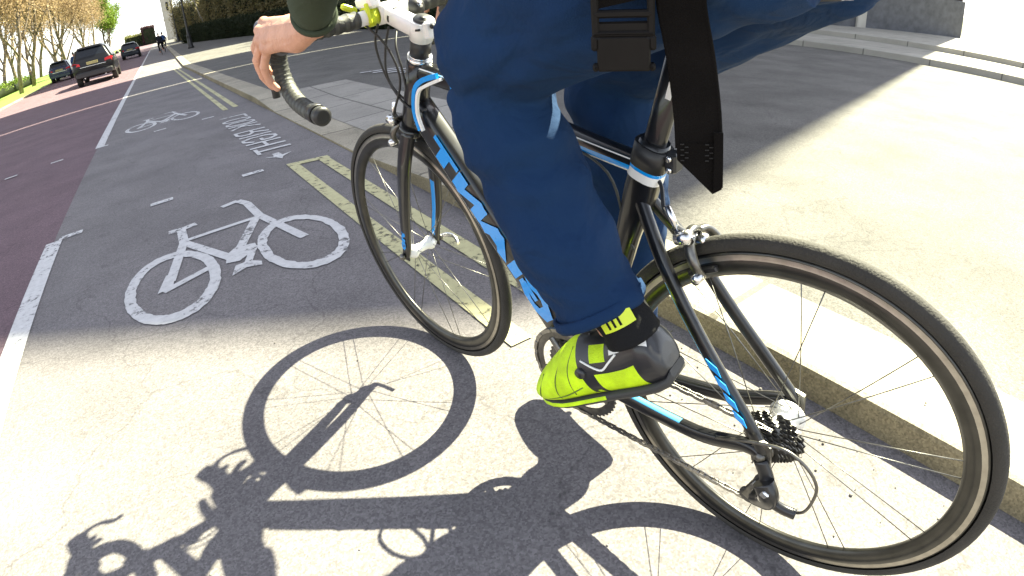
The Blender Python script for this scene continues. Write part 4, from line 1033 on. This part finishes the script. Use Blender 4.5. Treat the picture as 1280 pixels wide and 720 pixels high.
car('parked_car', 'small blue car pulled up by the grass verge under bare trees', (-7.45, 44, 0), 0, 3.7, 1.62, 1.42, P_bl, False)

# ------------------------------------------------------------------ far people and bicycles
def far_bike(x, y, m, label):
    root = empty('bicycle', (x + GX(y), y, GZ(y)), (0, 0, 0), label, 'bicycle')
    for nm, yy in (('rear_wheel', 0), ('front_wheel', 1.02)):
        mb = MB(); mb.lathe([(.318 + .016 * math.cos(a), .016 * math.sin(a)) for a in [i * math.pi / 4 for i in range(8)]], (0, yy, .334), (1, 0, 0), 32, 0, True)
        for i in range(8): mb.tube([(0, yy, .334), (0, yy + .31 * math.cos(i * .785), .334 + .31 * math.sin(i * .785))], .003, 4)
        mb.build(nm, M_rub, root)
    mb = MB(); B = (0, .43, .28)
    for a, b in ((B, (0, .27, .80)), (B, (0, .86, .72)), ((0, .28, .76), (0, .83, .84)), ((0, .82, .92), (0, 1.02, .334)), ((0, 0, .334), B), ((0, 0, .334), (0, .29, .74))): mb.tube([a, b], .018, 8)
    mb.build('frame', m, root)
    mb = MB(); mb.tube([(-.28, .80, 1.0), (-.1, .86, .98), (.1, .86, .98), (.28, .80, 1.0)], .016, 8); mb.build('handlebar', M_plast, root)
    mb = MB(); mb.ell((0, .24, .92), (.07, .13, .035)); mb.tube([(0, .27, .78), (0, .25, .91)], .014, 8); mb.build('saddle', M_plast, root)
def figure(name_label, x, y, jac, tro, ride, helm=None, rot=0):
    mb = MB()
    if ride:
        mb.tube([(0, .20, .98), (0, .32, 1.2), (0, .46, 1.42)], [(.13, .10), (.14, .10), (.13, .09)], 14, (0, -1, .4)); mb.tube([(0, .46, 1.40), (0, .52, 1.52)], .055, 10); mb.ell((0, .55, 1.62), (.078, .095, .12))
        for s in (-1, 1):
            mb.tube([(.14 * s, .44, 1.40), (.24 * s, .56, 1.18), (.25 * s, .78, 1.03)], [.05, .042, .032], 10); mb.ell((.25 * s, .81, 1.02), (.035, .05, .03))
            k = (.13 * s, .60, .72 if s < 0 else .90); a = (.12 * s, .36 if s < 0 else .45, .22 if s < 0 else .45)
            mb.tube([(.09 * s, .20, .98), k, a], [.085, .062, .04], 10); mb.tube([a, (a[0], a[1] + .17, a[2] - .06)], [.045, .035], 10)
    else:
        mb.tube([(0, 0, .90), (0, 0, 1.15), (0, 0, 1.42)], [(.15, .10), (.15, .11), (.16, .09)], 14, (0, 1, 0)); mb.tube([(0, 0, 1.40), (0, .01, 1.52)], .055, 10); mb.ell((0, .01, 1.62), (.078, .095, .12))
        for s in (-1, 1):
            mb.tube([(.16 * s, 0, 1.40), (.23 * s, .0, 1.14), (.22 * s, .08, .90)], [.05, .042, .032], 10); mb.ell((.22 * s, .09, .84), (.03, .035, .06))
            mb.tube([(.09 * s, 0, .92), (.10 * s, .03, .50), (.10 * s, 0, .08)], [.085, .06, .045], 10); mb.tube([(.10 * s, -.02, .05), (.10 * s, .17, .04)], [.045, .035], 10)
    p = fuse(mb, 'person', M_skin, .022, 1); p.location = (x + GX(y), y, GZ(y)); p.rotation_euler = (0, 0, rot); tag(p, name_label, 'person')
    mb = MB()
    if ride:
        mb.tube([(0, .17, .95), (0, .32, 1.2), (0, .47, 1.44)], [(.17, .13), (.18, .14), (.15, .10)], 14, (0, -1, .4))
        for s in (-1, 1): mb.tube([(.14 * s, .44, 1.41), (.25 * s, .56, 1.18), (.25 * s, .75, 1.04)], [.068, .056, .045], 10)
    else:
        mb.tube([(0, 0, .88), (0, 0, 1.15), (0, 0, 1.45)], [(.18, .13), (.18, .14), (.17, .10)], 14, (0, 1, 0))
        for s in (-1, 1): mb.tube([(.16 * s, 0, 1.41), (.24 * s, 0, 1.14), (.225 * s, .07, .93)], [.068, .058, .045], 10)
    fuse(mb, 'jacket', jac, .022, 1, p)
    mb = MB()
    for s in (-1, 1):
        if ride:
            k = (.13 * s, .60, .72 if s < 0 else .90); a = (.12 * s, .37 if s < 0 else .46, .28 if s < 0 else .50)
            mb.tube([(.09 * s, .18, .98), k, a], [.11, .078, .058], 10)
        else: mb.tube([(.09 * s, 0, .95), (.10 * s, .03, .50), (.10 * s, 0, .12)], [.11, .08, .062], 10)
    mb.ell((0, .17 if ride else 0, .97), (.18, .14, .12)); fuse(mb, 'trousers', tro, .022, 1, p)
    mb = MB(); c = V(0, .55, 1.66) if ride else V(0, 0, 1.65)
    mb.ell(c, (.098, .13, .10) if helm else (.085, .10, .105)); mb.build('helmet' if helm else 'hair', helm or mat('dark_hair', (.02, .015, .012), .7), p)
J1m = cloth_mat('dark_jacket_cloth', (.012, .013, .018), (.008, .009, .012)); J2m = cloth_mat('blue_jacket_cloth', (.03, .06, .16), (.02, .04, .11)); T1m = cloth_mat('dark_trouser_cloth', (.010, .010, .014), (.008, .008, .010))
far_bike(-.22, 48.0, M_plast, 'distant dark bicycle under the cyclist in black, by the kerb ahead')
figure('distant cyclist in black with a pale helmet riding by the kerb', -.22, 48.0, J1m, T1m, True, M_fwhite)
far_bike(.12, 52.0, M_plast, 'distant bicycle under the cyclist in blue, farther than the one in black')
figure('distant cyclist in blue jacket riding just beyond the one in black', .12, 52.0, J2m, T1m, True, M_plast)
figure('person in blue standing at the verge beside the small parked car', -6.15, 43.2, J2m, J2m, False)

# ------------------------------------------------------------------ street furniture
def lamp(x, y, label):
    root = empty('street_lamp', (x + GX(y), y, .09 + GZ(y)), label=label, cat='street lamp', group='black lamp posts on the footway')
    mb = MB(); mb.lathe([(0, 0), (.26, 0), (.26, .10), (.20, .16), (.17, .9), (.19, .95), (.12, 1.05), (.10, 1.3)], (0, 0, 0), (0, 0, 1), 16); mb.build('base', M_plast, root)
    mb = MB(); mb.lathe([(.09, 1.25), (.065, 4), (.05, 7.6), (.07, 7.65), (.07, 7.72), (0, 7.72)], (0, 0, 0), (0, 0, 1), 14); mb.box((0, 0, 6.9), (.7, .05, .05), None, 0, .01); mb.build('post', M_plast, root)
    mb = MB(); mb.lathe([(.10, 7.72), (.20, 8.2), (.22, 8.22), (.12, 8.42), (.02, 8.5), (0, 8.6)], (0, 0, 0), (0, 0, 1), 12); mb.build('lantern', mat('lantern_glass', (.5, .5, .45), .2), root)
lamp(1.95, 45.5, 'black lamp post nearer the camera, with flared base, at the kerb')
lamp(2.6, 92, 'thin distant lamp post beside the pale stone tower')

# ------------------------------------------------------------------ trees and hedges
M_bark = mat('bark_grey_brown', (.11, .085, .065), .9, 0, 0, .4, 6, .8, 12)
M_barkl = mat('bark_light_brown', (.20, .16, .12), .9, 0, 0, .4, 6, .8, 12)
M_barkp = mat('bark_pale', (.22, .20, .165), .85, 0, 0, .45, 3, .6, 10)
def leafmat(name, c1, c2):
    m = mat(name, c1, .7, 0, 0, 0, 1.2, 0, 1, .2, c2)
    b = m.node_tree.nodes['Principled BSDF']
    nt = m.node_tree; t = nt.nodes.new('ShaderNodeBsdfTranslucent'); mx = nt.nodes.new('ShaderNodeMixShader'); mx.inputs[0].default_value = .4
    src = b.inputs['Base Color'].links[0].from_socket; nt.links.new(src, t.inputs['Color'])
    nt.links.new(b.outputs[0], mx.inputs[1]); nt.links.new(t.outputs[0], mx.inputs[2]); nt.links.new(mx.outputs[0], nt.nodes['Material Output'].inputs['Surface'])
    return m
M_bud = leafmat('spring_buds_tan', (.38, .28, .16), (.27, .19, .11))
M_lime = leafmat('young_lime_leaves', (.17, .24, .03), (.09, .15, .02))
M_yg = leafmat('yellow_green_leaves', (.19, .18, .06), (.10, .11, .035))
M_olive = leafmat('olive_spring_leaves', (.24, .20, .10), (.12, .11, .045))
M_dark = leafmat('evergreen_leaves', (.030, .040, .018), (.016, .024, .010))
M_plum = leafmat('plum_leaves', (.10, .045, .05), (.06, .03, .035))
def tree_mesh(seed, h, spread, nleaf, lsize, bark, leaf, levels=4, first=.28, thick=.024):
    rnd = random.Random(seed); tr = MB(); lf = MB(); tips = []
    def branch(p, d, L_, r, lev):
        pts = [p]; rad = [r]; q = p.copy(); dd_ = d.copy(); n = 4 if lev < 2 else 3
        for i in range(n):
            dd_ = (dd_ + V(rnd.uniform(-.22, .22), rnd.uniform(-.22, .22), rnd.uniform(-.02, .16))).normalized()
            q = q + dd_ * (L_ / n); pts.append(q.copy()); rad.append(r * (1 - .55 * (i + 1) / n))
            if lev >= (levels - 2 if nleaf < 15000 else 1): tips.append((q.copy(), L_))
        tr.tube(pts, rad, 7 if lev < 2 else 4, m=0)
        if lev < levels:
            kids = rnd.randint(3, 4) if lev else rnd.randint(5, 7)
            for c in range(kids):
                t = rnd.uniform(.45, 1) if lev else rnd.uniform(first, 1); ii = min(n - 1, int(t * n)); b = lerp(pts[ii], pts[ii + 1], t * n - ii)
                a = rnd.uniform(0, 6.283); sp = rnd.uniform(.45, 1.0) * spread
                nd = (dd_ * .75 + V(math.cos(a) * sp, math.sin(a) * sp, rnd.uniform(.1, .6))).normalized()
                branch(b, nd, L_ * rnd.uniform(.48, .68), rad[ii] * rnd.uniform(.42, .6), lev + 1)
    branch(V(0, 0, -.2), V(rnd.uniform(-.06, .06), rnd.uniform(-.06, .06), 1), h * .62, h * thick, 0)
    for i in range(nleaf):
        p, L_ = rnd.choice(tips); s = lsize * rnd.uniform(.5, 1.3)
        c = p + V(rnd.gauss(0, 1), rnd.gauss(0, 1), rnd.gauss(0, 1)) * (L_ * .28 + .12)
        a = V(rnd.gauss(0, 1), rnd.gauss(0, 1), rnd.gauss(0, 1)).normalized(); b = a.orthogonal().normalized(); b = (b * math.cos(i) + a.cross(b) * math.sin(i))
        k = lf.ring([c - a * s, c + b * s * .5, c + a * s, c - b * s * .5]); lf.face(k, 0, False)
    return tr.mesh('trunk', bark), lf.mesh('crown', leaf)
protos = {}
def tree(kind, x, y, sc, label, group, name='tree', z=0, rz=0):
    t, l = protos[kind]
    root = empty(name, (x + GX(y), y, z + GZ(y)), (0, 0, rz), label, 'tree', group); root.scale = (sc, sc, sc)
    for nm, me in (('trunk', t), ('crown', l)):
        o = bpy.data.objects.new(nm, me); COL.objects.link(o); o.parent = root
for i in range(3): protos['bare%d' % i] = tree_mesh(20 + i, 12.5, 1.15, 19000, .085, M_barkl, M_bud, 4, .12, .0145)
protos['lime'] = tree_mesh(40, 11, .9, 5500, .20, M_bark, M_lime, 4, .18)
for i in range(2): protos['yg%d' % i] = tree_mesh(50 + i, 14, .9, 9000, .13, M_barkp, M_yg, 4, .12, .018)
protos['dense'] = tree_mesh(60, 15, .95, 13000, .20, M_barkp, M_yg, 4, .10, .018)
G_l = 'bare spring trees along the left verge'
LB = ['bare tree nearest the left edge, leaning stem on the grass verge', 'bare tree with forked trunk, second along the grass verge', 'tan bare tree just left of the small parked car', 'bare tree behind the small parked car', 'bare tree rising left of the black car roof', 'bare tree directly above the black car', 'thin bare tree right of the black car, before the lime tree', 'hazy bare tree farthest along the verge, beside the lime tree']
for i, (x, y, s) in enumerate([(-11.2, 30, .95), (-11.0, 36.5, 1.0), (-10.4, 44, .95), (-11.3, 53, 1.05), (-10.6, 63, 1.0), (-11.2, 74, 1.1), (-10.5, 88, 1.05), (-10.8, 104, 1.1)]):
    tree('bare%d' % (i % 3), x, y, s, LB[i], G_l, 'bare_tree', rz=i * 1.7)
LB2 = ['bare tree in the back row at the far left edge', 'back-row bare tree behind the first two verge trees', 'back-row bare tree behind the parked car', 'back-row bare tree left of the black car', 'back-row bare tree over the black car', 'farthest back-row bare tree']
for i, (x, y, s) in enumerate([(-17.5, 33, 1.1), (-16.5, 43, 1.15), (-16.8, 55, 1.2), (-16, 68, 1.2), (-16.5, 84, 1.25), (-16, 100, 1.3)]):
    tree('bare%d' % ((i + 1) % 3), x, y, s, LB2[i], G_l, 'bare_tree', rz=i * 2.3 + 1)
LB3 = ['far-left bare tree by the water, behind the back row', 'bare tree by the water left of the parked car', 'bare tree by the water behind the parked car', 'bare tree by the water behind the black car', 'bare tree by the water right of the black car roof', 'farthest bare tree by the water', 'tall hazy bare tree between the black car and the lime tree']
for i, (x, y, s) in enumerate([(-21, 40, 1.25), (-21, 52, 1.3), (-22, 66, 1.35), (-21, 82, 1.4), (-21, 100, 1.45), (-20, 122, 1.5), (-14.5, 128, 1.25)]):
    tree('bare%d' % (i % 3), x, y, s, LB3[i], G_l, 'bare_tree', rz=i * 1.1 + 2)
tree('lime', -9.6, 118, .95, 'bright lime green tree beyond the black car', None, 'lime_tree')
tree('lime', -12.0, 150, 1.0, 'lime green tree half hidden behind the brighter one', None, 'lime_tree', rz=2)
G_r = 'yellow-green trees behind the hedge on the right'
LR = ['pale-stemmed tree just behind the hedge, nearest the hand', 'second pale-stemmed tree behind the hedge', 'yellow-green tree right of the lamp post', 'yellow-green tree behind the lamp post', 'tall yellow-green tree left of the lamp post', 'far yellow-green tree beside the stone tower', 'back-row tree above the hedge end', 'back-row tree between hedge and lamp post', 'distant back-row tree by the tower']
for i, (x, y, s) in enumerate([(13.0, 33, .9), (12.0, 41, .95), (10.5, 50, 1.0), (7.5, 62, 1.05), (5.8, 76, 1.1), (5.0, 95, 1.2), (12.5, 58, 1.2), (11, 70, 1.2), (9, 88, 1.3)]):
    tree(('yg0', 'dense', 'yg1', 'dense', 'dense', 'yg0', 'dense', 'dense', 'dense')[i], x, y, s, LR[i], G_r, 'park_tree', rz=i * 1.3)
def foliage_block(name, label, cat, x0, x1, y0, y1, h, n, ls, m, seed, zb=.09, wob=.25, rz=0):
    cx, cy = (x0 + x1) / 2, (y0 + y1) / 2
    rnd = random.Random(seed); root = empty(name, (cx + GX(cy), cy, zb + GZ(cy)), (math.atan(.02) if cy > 25 else 0, 0, rz), label=label, cat=cat)
    mb = MB(); core = MB()
    k = max(3, int((y1 - y0) / 1.5)); rings = []
    for i in range(k + 1):
        y = lerp(y0, y1, i / k) - cy; hh = h * (.80 + min(.35, wob * .4) * noise.noise(V(i * .7, seed, 0)))
        rings.append([(x0 - cx + .12, y, 0), (x0 - cx + .1, y, hh * .8), (x0 - cx + .3, y, hh), (x1 - cx - .3, y, hh), (x1 - cx - .1, y, hh * .8), (x1 - cx - .12, y, 0)])
    core.loft(rings); core.build('foliage_core', M_dark, root)  # solid dark body filling the inside of the leaves
    for i in range(n):
        f = rnd.random(); y = rnd.uniform(y0, y1) - cy; top = h * (.92 + wob * .5 * noise.noise(V(y * .5, seed, 3)))
        if f < .55: p = V(x0 - cx + rnd.gauss(0, .06 + .15 * wob) + .5 * wob * noise.noise(V(y * .6, seed, rnd.random() * .3)), y, rnd.uniform(0, top))
        elif f < .62: p = V(rnd.uniform(x0, x1) - cx, (y0 if rnd.random() < .5 else y1) - cy, rnd.uniform(0, top))
        else: p = V(rnd.uniform(x0, x1) - cx, y, top * (1 - .25 * rnd.random() ** 2) + rnd.gauss(0, .05 + .16 * wob))
        a = V(rnd.gauss(0, 1), rnd.gauss(0, 1), rnd.gauss(0, 1)).normalized(); b = a.orthogonal().normalized(); s = ls * rnd.uniform(.5, 1.3)
        mb.face(mb.ring([p - a * s, p + b * s * .6, p + a * s, p - b * s * .6]), 0, False)
    mb.build('foliage', m, root, fix=False)
foliage_block('hedge', 'dark clipped hedge along the back of the footway, behind the hand', 'hedge', 9.8, 11.4, 16.5, 37, 1.75, 15000, .075, M_dark, 3)
foliage_block('hedge', 'dark hedge slanting in towards the lamp post', 'hedge', 6.0, 7.6, 36, 67.5, 1.8, 15000, .09, M_dark, 4, .09, .3, math.atan2(3.4, 15))
foliage_block('shrub', 'round plum-coloured shrub at the far end of the road', 'shrub', -3.6, -0.6, 150, 154, 4.6, 1500, .22, M_plum, 5, 0, .5)
foliage_block('shrub', 'olive shrub beside the plum-coloured one at the road end', 'shrub', -8, -3.8, 152, 157, 3.2, 1500, .22, M_yg, 6, 0, .5)
foliage_block('verge_plants', 'rough green bushes under the bare trees at the left edge', 'bushes', -13.6, -12.4, 24, 60, .8, 9000, .09, M_lime, 8, 0, .5)

for i, (x0_, y0_, L_, h_) in enumerate(((9.5, 40, 16, 4.5), (6.5, 57, 15, 6.5), (4.8, 74, 26, 6.0))):
    foliage_block('bushes', ['olive bushes behind the slanting hedge, nearest the hand', 'taller olive bushes behind the lamp post', 'far olive bushes left of the lamp post'][i], 'bushes', x0_, x0_ + 3.2, y0_, y0_ + L_, h_, 12000, .13, M_olive, 20 + i, .09, 1.6, .16)
# ------------------------------------------------------------------ buildings (they throw the shade on the road)
M_brick = ground_mat('dark_brick', (.085, .060, .048), .2, .2, (.11, .075, .055), joints=(.45, .15, .01), bumps=.2)
M_stone = mat('pale_stone', (.34, .32, .28), .85, 0, 0, .15, 2, .3, 20)
M_frame = mat('window_frame_white', (.5, .5, .48), .5)
M_roof = mat('slate_roof', (.06, .062, .07), .7, 0, 0, .3, 5)
def block(name, label, o, u, L_, v, D, H, floors, bays, wallm):
    """o corner, u facade direction (outer face looks to -v), L length, D depth"""
    u = V(u[0], u[1], 0).normalized(); v = V(v[0], v[1], 0).normalized(); rot = math.atan2(u.y, u.x)
    root = empty(name, (o[0], o[1], 0), (0, 0, rot), label, 'building')
    sgn = 1 if u.cross(v).z > 0 else -1
    mb = MB(); mb.box((L_ / 2, sgn * D / 2, H / 2), (L_, D, H)); mb.build('wall', wallm, root)
    mb = MB(); mb.box((L_ / 2, sgn * D / 2, H - .25 + .3), (L_ + .02, D + .02, .5), None, 0, .05); mb.build('parapet', M_stone, root)
    mb = MB(); mb.box((L_ / 2, -sgn * .04, .75), (L_ + .1, .12, 1.5), None, 0, .02); mb.build('plinth', M_roof, root)
    fh = (H - 1.5) / floors; bw = L_ / bays
    wm = fmx = None
    for f in range(floors):
        for b in range(bays):
            x = bw * (b + .5); z = 1.5 + fh * f + fh * .42; ww, hh = bw * .46, fh * .58
            if f == 0 and b == bays // 2: continue
            if wm is None:
                mb = MB(); mb.box((0, 0, 0), (ww, .03, hh)); wm = mb.mesh('window', M_glass)
                mb = MB()
                for dx in (-ww / 2, 0, ww / 2): mb.box((dx, -sgn * .03, 0), (.07, .06, hh + .07))
                for dz in (-hh / 2, hh / 2): mb.box((0, -sgn * .033, dz), (ww + .07, .055, .07))
                mb.box((0, -sgn * .08, -hh / 2 - .09), (ww + .3, .16, .10)); fmx = mb.mesh('frame', M_frame)
            w = bpy.data.objects.new('window', wm); COL.objects.link(w); w.parent = root; w.location = (x, -sgn * .012, z)
            g = bpy.data.objects.new('frame', fmx); COL.objects.link(g); g.parent = w
    x = bw * (bays // 2 + .5)
    mb = MB(); mb.box((x, -sgn * .05, 1.55), (1.3, .08, 2.5), None, 0, .02); mb.build('door', M_plast, root)
    mb = MB()
    for d in (-.85, .85): mb.box((x + d, -sgn * .10, 1.7), (.32, .22, 3.2), None, 0, .03)
    mb.box((x, -sgn * .12, 3.45), (2.3, .30, .35), None, 0, .04); mb.build('porch', M_stone, root)
    return root
u1 = V(-.845, .535, 0); v1 = V(.535, .845, 0)
CS = V(.42, .93)                    # where the shadow of the block's corner falls on the road
S2 = V(.985, .17); Dk = 20.2
K = CS + S2 * Dk
block('brick_building', 'dark brick block at an angle behind the pale terrace steps', (K.x, K.y), u1, 8, v1, 5.5, 24.0, 7, 4, M_brick)
block('shade_block', 'dark block added behind the hedge start to shade the road', (14.35, 12.4), (-.17, .985), 4.75, (.985, .17), 14, 26.5, 8, 2, M_brick)  # added to keep the road past the crossing in shade
block('shade_block', 'dark block added behind the hedge to shade the road, next after the narrow gap', (13.48, 17.30), (-.17, .985), 9.35, (.985, .17), 14, 26.5, 8, 4, M_brick)  # added shade caster; the gap before it passes a slit of sun
block('far_shade_block', 'long dark block added behind the park trees and slanting hedge to shade the road', (16.0, 38.6), (-.06, .998), 38, (.998, .06), 10, 29.0, 9, 14, M_brick)  # added behind the trees so the farther road falls in shade
tw = empty('stone_tower', (3.4 + GX(150), 150, GZ(150)), label='tall pale stone tower at the far end of the footway', cat='tower')
mb = MB(); mb.box((0, 0, 13), (2.7, 2.7, 26), None, 0, .15); mb.build('shaft', M_stone, tw)
for z in (5, 11, 17, 23):
    mb = MB(); mb.box((0, 0, z), (3.0, 3.0, .35), None, 0, .05); mb.build('string_course', M_stone, tw)
for z in (8, 14, 20):
    mb = MB(); mb.box((0, -1.36, z), (.6, .06, 1.9), None, 0, .01); mb.build('window', M_glass, tw)
mb = MB(); mb.lathe([(2.0, 26), (0, 30)], (0, 0, 0), (0, 0, 1), 4); mb.build('roof', M_roof, tw)

# ------------------------------------------------------------------ light, sky, camera
SUN = V(.63494, .10976, .76472).normalized()
ld = bpy.data.lights.new('sun', 'SUN'); ld.energy = 4.2; ld.angle = R(.53); ld.color = (1, .965, .69)
lo = bpy.data.objects.new('sun', ld); COL.objects.link(lo); lo.rotation_euler = SUN.to_track_quat('Z', 'Y').to_euler(); lo.location = (30, 5, 40)
w = bpy.data.worlds.new('World'); scene.world = w; w.use_nodes = True
nt = w.node_tree; bg = nt.nodes['Background']; sky = nt.nodes.new('ShaderNodeTexSky'); sky.sky_type = 'NISHITA'; sky.sun_disc = False
sky.sun_elevation = math.asin(SUN.z); sky.sun_rotation = math.atan2(SUN.x, SUN.y); sky.dust_density = 1.0; sky.air_density = 1.0
hs = nt.nodes.new('ShaderNodeHueSaturation'); hs.inputs['Saturation'].default_value = .40; nt.links.new(sky.outputs[0], hs.inputs['Color']); nt.links.new(hs.outputs[0], bg.inputs['Color']); bg.inputs['Strength'].default_value = .062

cd = bpy.data.cameras.new('camera'); cam = bpy.data.objects.new('camera', cd); COL.objects.link(cam); scene.camera = cam
right = V(.81490046, -.57665144, -.05839825); upv = V(.32958108, .37814157, .86509263); fwd = V(.47677411, .72421134, -.49820114)
M4 = Matrix((right, upv, -fwd)).transposed().to_4x4(); M4.translation = V(-.67659722, -.24247768, .92576366)
cam.matrix_world = M4
cd.clip_start = .02; cd.clip_end = 3000; cd.sensor_width = 36; cd.sensor_fit = 'HORIZONTAL'; cd.lens = 18.2
cd.type = 'PANO'; cd.panorama_type = 'FISHEYE_LENS_POLYNOMIAL'
cd.fisheye_fov = R(180)
cd.fisheye_polynomial_k0 = 0; cd.fisheye_polynomial_k1 = -.05309682105; cd.fisheye_polynomial_k2 = -6.216294e-05; cd.fisheye_polynomial_k3 = 2.5114865e-05; cd.fisheye_polynomial_k4 = -5.2339089e-07
scene.render.engine = 'CYCLES'
scene.render.resolution_x = 1024; scene.render.resolution_y = 576
scene.cycles.use_denoising = True
vs = scene.view_settings; scene.display_settings.display_device = 'sRGB'
vs.view_transform = 'Standard'; vs.look = 'None'; vs.exposure = 3.0; vs.gamma = 1; vs.use_curve_mapping = False
scene.cycles.max_bounces = 6; scene.cycles.transparent_max_bounces = 12
